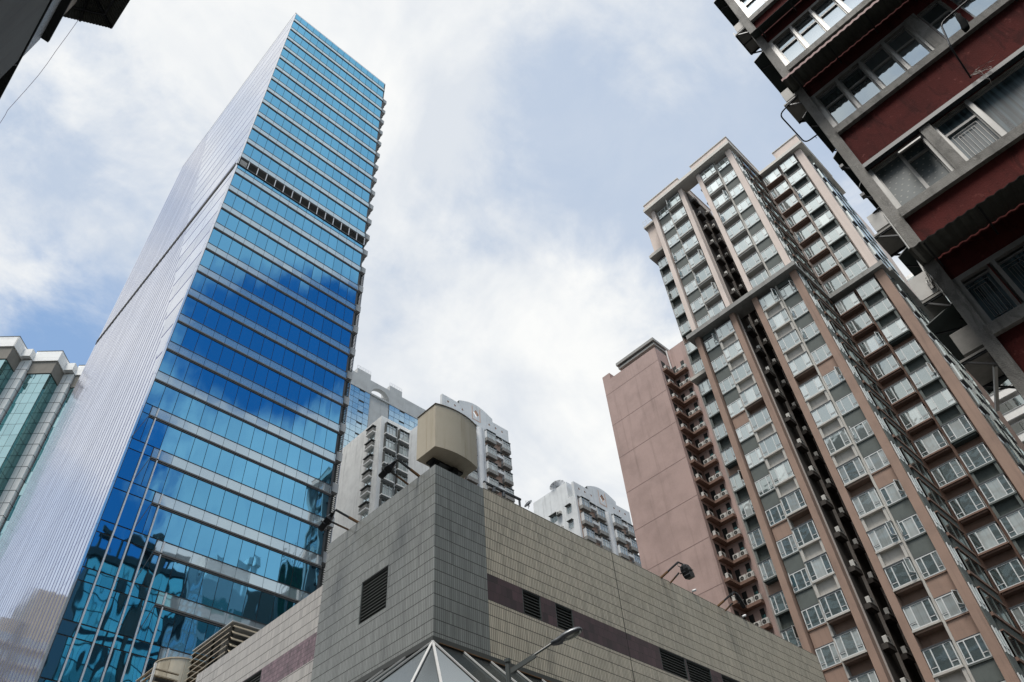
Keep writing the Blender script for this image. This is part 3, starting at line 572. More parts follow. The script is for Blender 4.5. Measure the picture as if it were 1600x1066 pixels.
for x, l in ((33.3, 'tiny white spotlight on the parapet between the two black floodlights'), (37.95, 'tiny white spotlight at the parapet below the air conditioner ledges')):
    t = thing('spotlight', l, 'spotlight', (x, PY, z), 'small spotlights on the podium parapet'); MB().bar((x, PY+.05, z-.1), (x, PY-.05, z+.12), .03, .03, 'metal').build('stem', t); MB().tube([(x-.02, PY-.02, z+.12), (x+.2, PY-.1, z+.22)], .055, 'white', r2=.07).build('lamp_head', t)

# ---- louvred plant enclosure and duct beyond the low part of the podium
en = thing('louvred_enclosure', 'beige open louvre screen around rooftop plant behind the pale tiled wall', 'louvre screen', (19.5, 41, 18))
ex0, ex1, ey0, ey1 = 17.5, 21.6, 38.86, 43.3
mb = MB()
for (x, y) in ((ex0, ey0), (ex0, ey1), (ex1, ey0), (ex1, ey1), (ex0, 41.0), (19.5, ey0)): MB().box(x+.06, x+.16, y+.06, y+.16, 14.5, 22.4, 'slat').build('post', en)
for i in range(15):
    zz = 22.45-i*.36
    mb = MB(); 
    for (p, q) in (((ex0, ey0), (ex0, ey1)), ((ex0, ey0), (ex1, ey0)), ((ex1, ey0), (ex1, ey1)), ((ex0, ey1), (ex1, ey1))):
        n_ = Vector((q[1]-p[1], p[0]-q[0], 0)).normalized(); c_ = Vector(((ex0+ex1)/2, (ey0+ey1)/2, 0)); 
        if (Vector((p[0], p[1], 0))-c_).dot(n_) < 0: n_ = -n_
        a, e = Vector((p[0], p[1], zz)), Vector((q[0], q[1], zz))
        mb.poly([a+n_*.12-Vector((0,0,.10)), e+n_*.12-Vector((0,0,.10)), e-n_*.06+Vector((0,0,.06)), a-n_*.06+Vector((0,0,.06))], 'louvre_b')
        mb.poly([a+n_*.12-Vector((0,0,.10)), e+n_*.12-Vector((0,0,.10)), e+n_*.12-Vector((0,0,.16)), a+n_*.12-Vector((0,0,.16))], 'louvre_b')
    mb.build('louvre_slat', en)
mb = MB(); mb.box(ex0-.1, ex1, ey0-.1, ey1, 22.58, 22.64, 'conc_l'); mb.box(ex0+.7, ex1-.6, ey0+.8, ey1-.9, 15, 21.9, 'slat'); mb.tube([(ex0+.5, 40.5, 17), (ex0+.5, 40.5, 22.3)], .22, 'white'); mb.tube([(ex0+.45, 42, 17), (ex0+.45, 42, 22.3)], .16, 'ac'); mb.build('plant', en)
# lower screen
mb = MB(); 
for i in range(12): mb.bar((15.9, 44.4, 21.6-i*.36), (15.9, 46.5, 21.6-i*.36), .16, .05, 'louvre_b'); mb.bar((15.9, 44.4, 21.6-i*.36), (17.4, 44.4, 21.6-i*.36), .16, .05, 'louvre_b')
mb.box(15.86, 15.96, 44.3, 44.42, 16, 21.9, 'white'); mb.box(16.2, 17.3, 44.6, 46, 16, 21.4, 'black'); mb.build('lower_screen', en)
dk = thing('ventilation_drum', 'smooth beige metal drum duct beside the louvre screen', 'duct', (18.6, 47.6, 12)); 
n = 40; mb = MB(); cpt = [(18.6+1.5*math.cos(2*math.pi*i/n), 47.6+1.5*math.sin(2*math.pi*i/n)) for i in range(n)]
mb.prism(cpt, 12, 23.4, 'duct'); mb.build('drum', dk); MB().prism([(18.6+1.54*math.cos(2*math.pi*i/n), 47.6+1.54*math.sin(2*math.pi*i/n)) for i in range(n)], 23.4, 23.48, 'louvre_b').build('rim', dk)

for an in (3.3, 3.9, 4.5): dk_x, dk_y = 18.6+1.505*math.cos(an), 47.6+1.505*math.sin(an); MB().box(dk_x-.012, dk_x+.012, dk_y-.012, dk_y+.012, 12, 23.4, 'louvre_b').build('seam', dk)
# ---- street lamp
sl = thing('street_lamp', 'grey street lamp reaching across the beige tiled wall', 'street lamp', (12.02, 12.06, 0))
mb = MB(); mb.tube([(12.02, 12.06, 0), (12.02, 12.06, 5), (12.02, 12.06, 9.14)], .085, 'pole', n=12, r2=.06); mb.tube([(12.02, 12.06, 9.12), (12.02, 12.06, 9.2)], .075, 'pole', n=12); mb.build('pole', sl, smooth=False)
mb = MB(); mb.bar((12.03, 12.04, 8.90), (12.45, 11.60, 9.23), .055, .10, 'pole'); mb.tube([(12.40, 11.65, 9.21), (12.76, 11.25, 9.50)], .028, 'pole'); mb.build('arm', sl)
hd = Vector((13.20, 10.74, 9.72))-Vector((12.70, 11.30, 9.46)); L = hd.length; hd.normalize(); sd_ = hd.cross(Vector((0,0,1))).normalized(); un = sd_.cross(hd).normalized()
def lamp_ring(t, w, h0, h1, n=14):
    c = Vector((12.70, 11.30, 9.46))+hd*L*t; r_ = []
    for j in range(n):
        a = 2*math.pi*j/n; s_ = math.sin(a); r_.append(c+sd_*w*math.cos(a)+un*((h1 if s_ > 0 else h0)*s_))
    return r_
prof = [(0, .03, .03, .03), (.02, .055, .06, .05), (.18, .075, .10, .06), (.3, .10, .11, .075), (.36, .125, .06, .09), (.5, .15, .055, .11), (.68, .16, .05, .115), (.85, .14, .045, .10), (.95, .10, .035, .07), (1.0, .04, .02, .03)]
vs = [v for p in prof for v in lamp_ring(*p)]; n = 14
fs = [tuple(reversed(range(n))), tuple((len(prof)-1)*n+j for j in range(n))]+[(i*n+j, i*n+(j+1) % n, (i+1)*n+(j+1) % n, (i+1)*n+j) for i in range(len(prof)-1) for j in range(n)]
MB().mesh(vs, fs, 'lampgrey').build('lamp_head', sl, smooth=True)
ln = [v for p in [(.40, .09, .062, 0), (.5, .115, .085, 0), (.68, .125, .09, 0), (.85, .105, .075, 0), (.93, .07, .05, 0)] for v in lamp_ring(*p)]
MB().mesh(ln, [(i*n+j, i*n+(j+1) % n, (i+1)*n+(j+1) % n, (i+1)*n+j) for i in range(4) for j in range(n)]+[tuple(range(n)), tuple(4*n+j for j in range(n))], 'lens').build('lens', sl, smooth=True)
# ================================================================== residential tower
rs = thing('apartment_tower', 'large pinkish apartment tower with columns of bay windows and grey panels', 'apartment tower', (64, 14, 0))
XW, XF = 55.78, 55.02
PITCH, Z0 = 3.02, 83.1
XD = 62.15; XDF = 61.6
A_ = (19.05, 24.02); B_ = (11.62, 16.76); D_ = (5.69, 11.62)
WB = 12.0
mb = MB()                                    # main walls
for (ya, yb) in (A_, B_):
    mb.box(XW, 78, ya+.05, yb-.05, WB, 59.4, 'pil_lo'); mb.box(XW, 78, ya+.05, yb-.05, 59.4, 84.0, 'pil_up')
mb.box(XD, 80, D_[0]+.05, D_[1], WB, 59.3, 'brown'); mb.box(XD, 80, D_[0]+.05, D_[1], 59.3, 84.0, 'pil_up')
mb.box(57.45, 78, 24.0, 26.35, WB, 77.6, 'pil_lo'); mb.box(57.3, 78, 24.0, 26.3, 77.6, 84.4, 'pil_up')
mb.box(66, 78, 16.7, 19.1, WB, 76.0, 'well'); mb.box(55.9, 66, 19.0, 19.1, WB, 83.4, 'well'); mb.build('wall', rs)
# pillars: pale above the mid cornice, pink-brown below
for (ya, yb) in ((23.47, 24.05), (19.02, 19.58), (16.2, 16.78), (11.60, 12.30)):
    MB().box(54.95, XW+.3, ya, yb, WB, 59.5, 'pil_lo').build('pillar', rs)
    MB().box(54.99, XW+.3, ya+.02, yb-.02, 60.3, 83.5, 'pil_up').build('pillar', rs)
MB().box(XDF, XD+.2, 5.66, 6.56, WB, 59.4, 'pil_lo').build('pillar', rs); MB().box(XDF+.03, XD+.2, 5.68, 6.54, 60.3, 83.5, 'pil_up').build('pillar', rs)
# cornices
mb = MB(); mb.box(54.35, 56.4, 11.25, 24.6, 59.45, 60.0, 'conc'); mb.box(56.4, 62.2, 11.25, 11.70, 59.45, 60.0, 'conc'); mb.box(56.4, 58, 24.0, 24.6, 59.45, 60.0, 'conc'); mb.box(XDF-.45, XD+.5, 5.3, 11.4, 59.45, 60.0, 'conc'); mb.box(XD+.5, 74, 5.05, 5.74, 59.5, 59.95, 'conc'); mb.build('mid_cornice', rs)
mb = MB(); mb.box(54.3, 56.2, 11.2, 24.6, 83.6, 84.15, 'cream_roof'); mb.box(56.2, 66, 11.2, 16.9, 83.62, 84.12, 'cream_roof'); mb.box(56.2, 66, 18.9, 24.6, 83.62, 84.12, 'cream_roof'); mb.box(XDF-.5, 72, 5.1, 11.4, 83.62, 84.12, 'cream_roof'); mb.build('roof_slab', rs)
mb = MB(); mb.box(54.7, 66, 11.3, 16.8, 84.12, 85.5, 'pil_up'); mb.box(54.7, 62, 18.95, 24.5, 84.15, 85.3, 'pil_up'); mb.box(XDF-.4, 70, 5.2, 8.6, 84.12, 85.6, 'pil_up'); mb.box(54.62, 66.1, 11.22, 16.88, 85.5, 85.62, 'cream_roof'); mb.box(54.62, 62.1, 18.87, 24.58, 85.3, 85.42, 'cream_roof'); mb.box(XDF-.48, 70.1, 5.12, 8.68, 85.6, 85.72, 'cream_roof'); mb.box(56.9, 60, 24.2, 26.5, 84.4, 84.75, 'cream'); mb.build('parapet', rs)
mb = MB(); mb.box(56.3, 60, 24.05, 26.75, 77.6, 78.1, 'cream'); mb.box(56.55, 60, 24.05, 26.55, 78.1, 78.55, 'pil_up'); mb.build('side_cornice', rs); MB().box(56.45, 60, 24.05, 26.65, 56.1, 56.5, 'cream').build('side_cornice', rs)
# railing on the side terrace
mb = MB()
for i in range(5): mb.bar((57+i*.02, 24.3+i*.55, 84.75), (57+i*.02, 24.3+i*.55, 85.9), .03, .03, 'white')
mb.bar((57, 24.3, 85.9), (57, 26.5, 85.9), .03, .03, 'white'); mb.bar((57, 24.3, 85.35), (57, 26.5, 85.35), .02, .02, 'white'); mb.build('railing', rs)

def window_parts(parent, ya, yb, zt, h, x, deep=.45, kind='glass', panes_=(.27, .46, .27)):
    """three-light window: frame and panes as children; ya<yb, front plane at x"""
    fr = MB(); gl = MB(); w = .07; W = yb-ya; zb = zt-h
    fr.box(x-.03, x+.05, ya, ya+w, zb, zt, 'frame'); fr.box(x-.03, x+.05, yb-w, yb, zb, zt, 'frame'); fr.box(x-.03, x+.05, ya+w, yb-w, zt-w, zt, 'frame'); fr.box(x-.03, x+.05, ya+w, yb-w, zb, zb+w, 'frame')
    y = ya
    for i, f in enumerate(panes_):
        y2 = y+f*W
        if i < len(panes_)-1: fr.box(x-.035, x+.045, y2-w*.55, y2+w*.55, zb+w, zt-w, 'frame')
        zl = zb+w
        if f < .4:
            fr.box(x-.03, x+.04, y+w*.5, y2-w*.5, zb+h*.23, zb+h*.23+.05, 'frame'); fr.box(x-.032, x+.02, y+w*.5, y2-w*.5, zb+h*.23+.05, zb+h*.23+.085, 'mullion')
        gl.poly([(x, y+.03, zb+.03), (x, y2-.03, zb+.03), (x, y2-.03, zt-.03), (x, y+.03, zt-.03)], kind)
        y = y2
    if deep > .1:
        for yy in (ya, yb):
            gl.poly([(x+.03, yy, zb), (x+deep, yy, zb), (x+deep, yy, zt), (x+.03, yy, zt)], kind)
            fr.box(x+deep-.08, x+deep-.01, yy-.02, yy+.02, zb, zt, 'frame')
    fr.build('window_frame', parent); gl.build('pane', parent)
def bay(ya, yb, zt, h, x, xw, kind, c1, c2, box=True):
    """one projecting bay: body = roof lip, sill and the boxed ledge underneath"""
    mb = MB(); zb = zt-h
    mb.box(x-.06, xw, ya-.05, yb+.05, zt, zt+.09, 'mullion'); mb.box(x-.07, xw, ya-.06, yb+.06, zb-.14, zb-.002, c1)
    mb.box(xw-.05, xw+.02, ya-.05, yb+.05, zb-.14, zt+.09, 'black'); q = 3.02-h-.17
    if kind == 'closed':
        mb.box(x, xw, ya-.03, yb+.03, zb-.34, zb-.14, c1); mb.box(xw-.10, xw, ya, yb, zb-.14-q, zb-.34, c2)
    elif kind == 'hollow':
        z1, z0_ = zb-.14, zb-.14-q+.12; t = .17
        mb.box(x, xw, ya-.04, ya+t, z0_, z1, c1); mb.box(x, xw, yb-t, yb+.04, z0_, z1, c1); mb.box(x-.02, xw, ya-.05, yb+.05, z0_-.17, z0_, c1); mb.box(x+.26, xw, ya+t, yb-t, z0_, z1, c2)
    elif kind == 'ledge':
        mb.box(x+.05, xw, ya+.02, yb-.02, zb-.30, zb-.14, c2)
    o = mb.build('bay_window', rs); window_parts(o, ya, yb, zt, h, x, xw-x-.02); return o
def flatwin(ya, yb, zt, h, x, xw, c):
    mb = MB(); zb = zt-h; mb.box(x+.05, xw, ya-.02, yb+.02, zt-3.02+.10, zb-.02, c); mb.box(x-.02, xw, ya-.02, yb+.02, zb-.10, zb-.02, c); mb.box(x, xw, ya-.02, yb+.02, zt, zt+.08, 'mullion'); mb.box(x+.12, xw+.02, ya-.02, yb+.02, zb-.1, zt+.08, 'black')
    o = mb.build('window', rs); window_parts(o, ya, yb, zt, h, x, .0, panes_=(.27, .46, .27)); return o
NF = 22
cols = [('A1', 19.66, 21.55), ('B1', 14.22, 16.15)]
NOBOX = {11, 15, 18, 19}
protos = {}
def place(key, k, zt, maker):
    """first of a kind is modelled, all later storeys are copies of it with copies of its frame and panes"""
    if key not in protos: protos[key] = (maker(), zt)
    else: copy_tree(protos[key][0], rs, (0, 0, zt-protos[key][1]))
for k in range(NF):
    zt = Z0-PITCH*k-(.75 if k >= 8 else 0)+(.6 if k >= 8 else 0)
    for c, ya, yb in cols:
        kind = 'closed' if k < 8 else ('ledge' if k in NOBOX else 'hollow')
        if k == 7: kind = 'ledge'
        place((c, kind), k, zt, lambda: bay(ya, yb, zt, 1.62, XF, XW, kind, 'cream', 'cream' if kind != 'ledge' else 'pil_lo'))
    for c, ya, yb in (('A2', 21.75, 23.32), ('B2', 12.38, 14.0)):
        q = 'p' if not (k >= 8 and k in NOBOX) else 'w'
        place((c, q), k, zt-.15, lambda: flatwin(ya, yb, zt-.15, 1.5, 55.32, XW, 'panel' if q == 'p' else 'pil_lo'))
    place(('D1',), k, zt-.1, lambda: bay(9.06, 11.22, zt-.1, 1.66, XDF-.1, XD, 'ledge', 'brown', 'brown'))
    kd = 'ledge' if k in (7, 10, 14, 18) else 'hollow'
    place(('D2', kd), k, zt, lambda: bay(6.75, 8.72, zt, 1.66, XDF-.1, XD, kd, 'panel', 'panel_d'))
    if k >= 2:
        ke = 'ledge' if k in (6, 8, 12, 16) else 'hollow'
        place(('E', ke), k, zt-.2, lambda: bay(24.75, 26.2, zt-.2, 1.55, 57.0, 57.45, ke, 'panel', 'panel_d'))
random.seed(21)
sash = None
wins = [o for o in rs.children if o.name.split('.')[0] in ('bay_window', 'window')]
for o in wins:
    fr = [c for c in o.children if c.name.startswith('window_frame')]
    if not fr or random.random() > .2: continue
    bb_ = [Vector(c) for c in fr[0].bound_box]; x_ = min(c.x for c in bb_)+rs.location.x; y_ = (min if random.random() < .5 else max)(c.y for c in bb_)+rs.location.y; zt_, zb_ = max(c.z for c in bb_), min(c.z for c in bb_)
    s_ = 1 if y_ == min(c.y for c in bb_)+rs.location.y else -1; a = (x_-.02, y_+s_*.05); e = (x_-.40, y_+s_*.25)
    f = MB(); zz0, zz1 = zb_+.5, zt_-.06
    for p in (a, e): f.bar((p[0], p[1], zz0), (p[0], p[1], zz1), .05, .05, 'frame')
    f.bar((a[0], a[1], zz0), (e[0], e[1], zz0), .05, .05, 'frame'); f.bar((a[0], a[1], zz1), (e[0], e[1], zz1), .05, .05, 'frame'); f.poly([(a[0], a[1], zz0), (e[0], e[1], zz0), (e[0], e[1], zz1), (a[0], a[1], zz1)], 'glass_d')
    f.build('open_sash', o)
# strips of wall between the bay columns
mb = MB()
for (ya, yb) in ((21.57, 21.73), (14.02, 14.2)): mb.box(55.25, XW+.1, ya, yb, WB, 59.4, 'cream'); mb.box(55.25, XW+.1, ya, yb, 60.0, 83.6, 'cream')
mb.box(XD-.12, XD+.1, 8.76, 9.02, WB, 59.4, 'brown'); mb.box(XD-.12, XD+.1, 8.76, 9.02, 60.0, 83.6, 'pil_up'); mb.build('wall_strip', rs)
# side wall of the middle wing facing the recess: narrow windows, grey panels and brown ledges
sw = None
for k in range(NF):
    zt = Z0-PITCH*k-.15
    if sw is None:
        mb = MB(); y = B_[0]+.05
        mb.box(55.15, 56.5, y-.16, y, zt-3.0, zt-1.75, 'panel'); mb.box(56.5, 61.3, y-.34, y, zt-1.98, zt-1.74, 'brown'); mb.box(56.7, 61.3, y-.28, y, zt-2.9, zt-2.1, 'panel_d')
        o = mb.build('side_window', rs); f = MB(); g = MB(); 
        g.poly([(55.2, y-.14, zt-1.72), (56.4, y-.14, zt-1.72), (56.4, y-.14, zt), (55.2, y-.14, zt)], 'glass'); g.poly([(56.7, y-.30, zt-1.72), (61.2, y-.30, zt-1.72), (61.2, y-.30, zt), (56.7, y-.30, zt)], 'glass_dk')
        for x in (55.16, 55.75, 56.36): f.box(x, x+.07, y-.19, y-.1, zt-1.74, zt, 'frame')
        for x in (56.66, 58.4, 60.0): f.box(x, x+.06, y-.35, y-.26, zt-1.74, zt, 'panel')
        f.box(55.16, 56.43, y-.17, y-.1, zt-1.30, zt-1.24, 'frame'); f.box(56.6, 61.3, y-.38, y, zt, zt+.1, 'brown')
        f.build('window_frame', o); g.build('pane', o); sw = (o, zt)
    else: copy_tree(sw[0], rs, (0, 0, zt-sw[1]))
# outer side wall of the right wing with dark-framed windows
sw = []
for k in range(NF):
    zt = Z0-PITCH*k-.2
    if not sw:
        y = D_[0]+.05
        sw.append((MB().box(62.4, 72, y-.1, y, zt-3.0, zt-2.4, 'greyside').build('wall_band', rs), zt))
        for xa in (63.0, 66.0, 69.0):
            o = MB().box(xa, xa+1.9, y-.32, y, zt-2.0, zt+.1, 'mullion').build('side_window', rs); g = MB()
            g.poly([(xa+.1, y-.33, zt-1.85), (xa+1.8, y-.33, zt-1.85), (xa+1.8, y-.33, zt), (xa+.1, y-.33, zt)], 'glass'); g.poly([(xa-.01, y-.33, zt-1.9), (xa-.01, y-.02, zt-1.9), (xa-.01, y-.02, zt), (xa-.01, y-.33, zt)], 'glass')
            g.build('pane', o); sw.append((o, zt))
    else:
        for o, z_ in sw: copy_tree(o, rs, (0, 0, zt-z_))
# air-conditioner ledges and pipes in the light well between the two front wings
def ac_mesh(mb, c, ax, w=.8, h=.55, d=.32, body='ac', fan=True):
    """outdoor unit: casing, dark round fan grille with guard rings, feet; faces along ax ('x-','y-','y+')"""
    c = Vector(c); f = {'x-': Vector((-1,0,0)), 'y-': Vector((0,-1,0)), 'y+': Vector((0,1,0))}[ax]; s_ = Vector((0,0,1)).cross(f)
    def P(a, dd, z): return c+s_*a+f*dd+Vector((0,0,z))
    bv = .03; pts = [(-w/2, bv), (-w/2+bv, 0), (w/2-bv, 0), (w/2, bv), (w/2, h-bv), (w/2-bv, h), (-w/2+bv, h), (-w/2, h-bv)]
    vs = [P(a, 0, z) for a, z in pts]+[P(a, d, z) for a, z in pts]
    mb.mesh(vs, [tuple(range(8)), tuple(reversed(range(8, 16)))]+[(i, (i+1) % 8, 8+(i+1) % 8, 8+i) for i in range(8)], body)
    fc = P(-w*.14, d+.004, h*.5)
    if fan: mb.disc(fc, f, h*.40, 'black', 18); mb.disc(fc+f*.006, f, h*.40, body, 18, h*.36); mb.disc(fc+f*.006, f, h*.22, 'slat', 14, h*.19); mb.disc(fc+f*.008, f, h*.09, 'ac_old', 10)
    for i in range(4): mb.box(*sorted((P(w*.3, d, 0).x-.0 if ax[0] == 'y' else P(w*.3, d, 0).x, P(w*.46, d+.006, 0).x)), *sorted((P(w*.3, d, 0).y, P(w*.46, d+.006, 0).y)), c.z+h*(.25+i*.14), c.z+h*(.25+i*.14)+.02, 'slat')
    for a in (-w*.35, w*.35): p = P(a, d*.5, -.05); mb.box(p.x-.04, p.x+.04, p.y-.04, p.y+.04, p.z, p.z+.05, 'slat')
first = {}
for k in range(NF):
    zt = Z0-PITCH*k-1.2
    for key, xx, yy in (('a', 56.3, 19.05), ('b', 59.2, 19.05)):
        if key not in first:
            o = MB().box(xx, xx+1.3, yy-.55, yy+.05, zt-.45, zt-.05, 'well').build('ac_ledge', rs)
            mb = MB(); ac_mesh(mb, (xx+.7, yy-.25, zt), 'y-'); mb.build('air_conditioner', o); first[key] = (o, zt)
        else: copy_tree(first[key][0], rs, (0, 0, zt-first[key][1]))
    if 'c' not in first:
        o = MB().box(55.9, 56.8, 16.72, 17.15, zt-.35, zt-.1, 'well').build('ac_ledge', rs); mb = MB(); ac_mesh(mb, (56.35, 16.74, zt-.05), 'y+', .7); mb.build('air_conditioner', o); first['c'] = (o, zt)
    else: copy_tree(first['c'][0], rs, (0, 0, zt-first['c'][1]))
mb = MB()
for x, y in ((55.65, 18.96), (58.4, 18.9), (58.75, 18.9), (61.4, 18.85), (62.6, 18.7), (63.2, 18.5), (65.8, 18.2), (65.85, 17.8), (65.85, 17.3)): mb.tube([(x, y, WB), (x, y, 79)], .08, 'pipe', n=6)
for x, y in ((57.6, 26.5), (57.9, 26.55), (58.4, 26.6), (59.2, 26.7)): mb.tube([(x, y, WB), (x, y, 76)], .07, 'pipe', n=6)
mb.build('drainpipe', rs)

# ================================================================== pink tower with blank wall
pk = thing('pink_tower', 'tall tower with one blank pink wall and stacked air conditioner ledges at its right edge', 'apartment tower', (85, 42, 0))
f0 = 76/60.0; KX = 76.0; YR, YLp = 39.95, 50.55; ZP = 85.3
mb = MB(); mb.box(KX, KX+16, YR, YLp, 0, ZP, 'pink'); mb.box(KX, KX+2.5, YLp-1.5, YLp, ZP, ZP+1.3, 'pink')
for i in range(9): 
    zz = 82.5-i*6.2; mb.box(KX-.012, KX+.01, YR+.003, YLp-.003, zz, zz+.055, 'seam')
mb.build('blank_wall', pk)
MB().box(KX+.8, KX+12, YR+.25, YLp-3.6, ZP, ZP+1.0, 'roofgrey').box(KX+.3, KX+12, YR+.05, YLp-3.2, ZP+1.0, ZP+1.35, 'roofgrey').box(KX+.55, KX+12, YR+.2, YLp-3.4, ZP+1.35, ZP+1.75, 'roofgrey').box(KX+.1, KX+12, YR-.1, YLp-3.0, ZP+1.75, ZP+2.3, 'roofgrey').build('roof_cornice', pk)
KB = KX+3.4
mb = MB(); mb.box(KB, KX+16, 34.5, YR-.01, 0, ZP+1.2, 'pink'); mb.build('rear_wall', pk)
mb = MB(); mb.box(KB-.06, KB+.02, 34.6, 35.6, ZP-1.6, ZP-.3, 'frame'); mb.box(KB-.075, KB-.05, 34.7, 35.5, ZP-1.5, ZP-.4, 'glass'); mb.build('roof_window', pk)
NP_ = 21; led = None
for k in range(NP_):
    z = 80.35-2.9*k
    if led is None:
        mb = MB(); mb.prism([(KX+.5, YR), (KX+.5, YR-.75), (KB-.75, YR-.75), (KB-.75, YR-2.7), (KB, YR-2.7), (KB, YR)], z, z+.38, 'brown'); led = (mb.build('ac_ledge', pk), z)
        # three separate units
        mb = MB(); ac_mesh(mb, (KX+1.3, YR-.15, z+.44), 'y-', .95, .75, .36); mb.build('air_conditioner', led[0])
        for yy in (1.25, 2.28): mb = MB(); ac_mesh(mb, (KB-.2, YR-yy, z+.44), 'x-', .9, .72, .34); mb.build('air_conditioner', led[0])
        wv = []
        for bxs in ((KX+.7, KX+1.7, YR-.02, YR+.02, z+1.0, z+2.5), (KX+2.1, KX+2.9, YR-.02, YR+.02, z+.6, z+2.4), (KB-.02, KB+.02, YR-.85, YR-.2, z+.8, z+2.4), (KB-.02, KB+.02, YR-2.35, YR-1.75, z+1.15, z+2.55)): wv.append(MB().box(*bxs, 'black').build('window', pk))
        o = MB().box(KB-.035, KB-.021, YR-2.3, YR-1.8, z+1.2, z+1.8, 'teal_d').build('pane', wv[3])
    else:
        copy_tree(led[0], pk, (0, 0, z-led[1])); [copy_tree(w_, pk, (0, 0, z-led[1])) for w_ in wv]
mb = MB()
for i, (x, y) in enumerate(((KB-.15, 36.6), (KB-.15, 36.3), (KB-.15, 35.7), (KB-.15, 35.3), (KB-.15, 34.9))):
    mb.tube([(x, y, 5), (x, y, ZP-1-i*.8)], .09, 'pipe', n=6)
    for k in range(14): mb.tube([(x, y, 10+k*5.4+i*.5), (x, y-.5, 10.5+k*5.4+i*.5)], .07, 'pipe', n=6)
mb.tube([(KX+3, YR-.2, ZP-3), (KX+3, YR-.2, ZP+1)], .12, 'white', n=6); mb.build('drainpipe', pk)

# ================================================================== buildings behind the podium
# (a) block with pale blue glass and an arched parapet
ba = thing('glass_block', 'distant block of pale blue glass under a grey parapet with an arched opening', 'building', (80, 120, 0))
Y = 115.0
mb = MB(); mb.box(60, 98, Y+.3, 135, 0, 127.8, 'conc_l')
z1, z2 = 127.8, 132.2; xa, xb = 73.9, 79.3; xm, rr = (xa+xb)/2, (xb-xa)/2
mb.box(60, xa, Y, Y+1.2, z1, z2, 'conc_l'); mb.box(xb, 98, Y, Y+1.2, z1, z2, 'conc_l')
n = 20; arc = [(xm-rr*math.cos(math.pi*i/n), 128.3+2.6*math.sin(math.pi*i/n)) for i in range(n+1)]
for yy in (Y, Y+1.2): mb.poly([(p[0], yy, p[1]) for p in arc]+[(xb, yy, z2), (xa, yy, z2)], 'conc_l')
for i in range(n): mb.poly([(arc[i][0], Y, arc[i][1]), (arc[i+1][0], Y, arc[i+1][1]), (arc[i+1][0], Y+1.2, arc[i+1][1]), (arc[i][0], Y+1.2, arc[i][1])], 'conc_l')
mb.box(xa, xb, Y, Y+1.2, z1, 128.3, 'conc_l'); mb.poly([(xa, Y, z2), (xb, Y, z2), (xb, Y+1.2, z2), (xa, Y+1.2, z2)], 'conc_l'); mb.build('parapet', ba)
for (p, q) in ((69.6, 73.6), (79.4, 83.2)):
    o = MB().box(p, q, Y+.4, Y+4, 132.2, 134.4, 'conc_l').build('roof_block', ba); r_ = MB()
    for i in range(6): r_.bar((p+(q-p)*i/5, Y+.6, 134.4), (p+(q-p)*i/5, Y+.6, 135.5), .05, .05, 'steel')
    r_.bar((p, Y+.6, 135.5), (q, Y+.6, 135.5), .05, .05, 'steel'); r_.bar((p, Y+.6, 135.0), (q, Y+.6, 135.0), .04, .04, 'steel'); r_.build('railing', o)
for k in range(26):
    zt = 127.75-3.35*k
    for side, (p, q) in enumerate(((60, 73.7), (79.4, 98))):
        mb = MB(); nn = int((q-p)/1.5)
        for i in range(nn):
            a, e = p+(q-p)*i/nn+.03, p+(q-p)*(i+1)/nn-.03; t = random.gauss(0, .012); vent = (i % 5 == 2)
            mb.poly([(a, Y+.1-t, zt-1.6), (e, Y+.1+t, zt-1.6), (e, Y+.1+t, zt-(.45 if vent else .06)), (a, Y+.1-t, zt-(.45 if vent else .06))], 'glass_far')
            if vent: mb.box(a, e, Y+.05, Y+.2, zt-.45, zt-.06, 'black')
            mb.poly([(a, Y+.1+t, zt-3.28), (e, Y+.1-t, zt-3.28), (e, Y+.1-t, zt-1.68), (a, Y+.1+t, zt-1.68)], 'glass_far')
        mb.box(p, q, Y+.16, Y+.3, zt-3.35, zt, 'mullion'); mb.build('window_band', ba)
    mb = MB(); mb.box(73.7, 79.4, Y+2.2, Y+2.6, zt-3.35, zt, 'conc'); mb.box(73.7, 79.4, Y+1.2, Y+1.4, zt-3.3, zt-2.5, 'conc_d'); mb.box(75.2, 76.4, Y+2.1, Y+2.3, zt-1.6, zt-.6, 'black'); mb.box(77.6, 78.4, Y+2.1, Y+2.3, zt-2.2, zt-.6, 'black'); mb.build('recess', ba)
MB().box(68.0, 76.4, Y-9, Y-.2, 0, 105.2, 'teal_d').build('lower_block', ba)

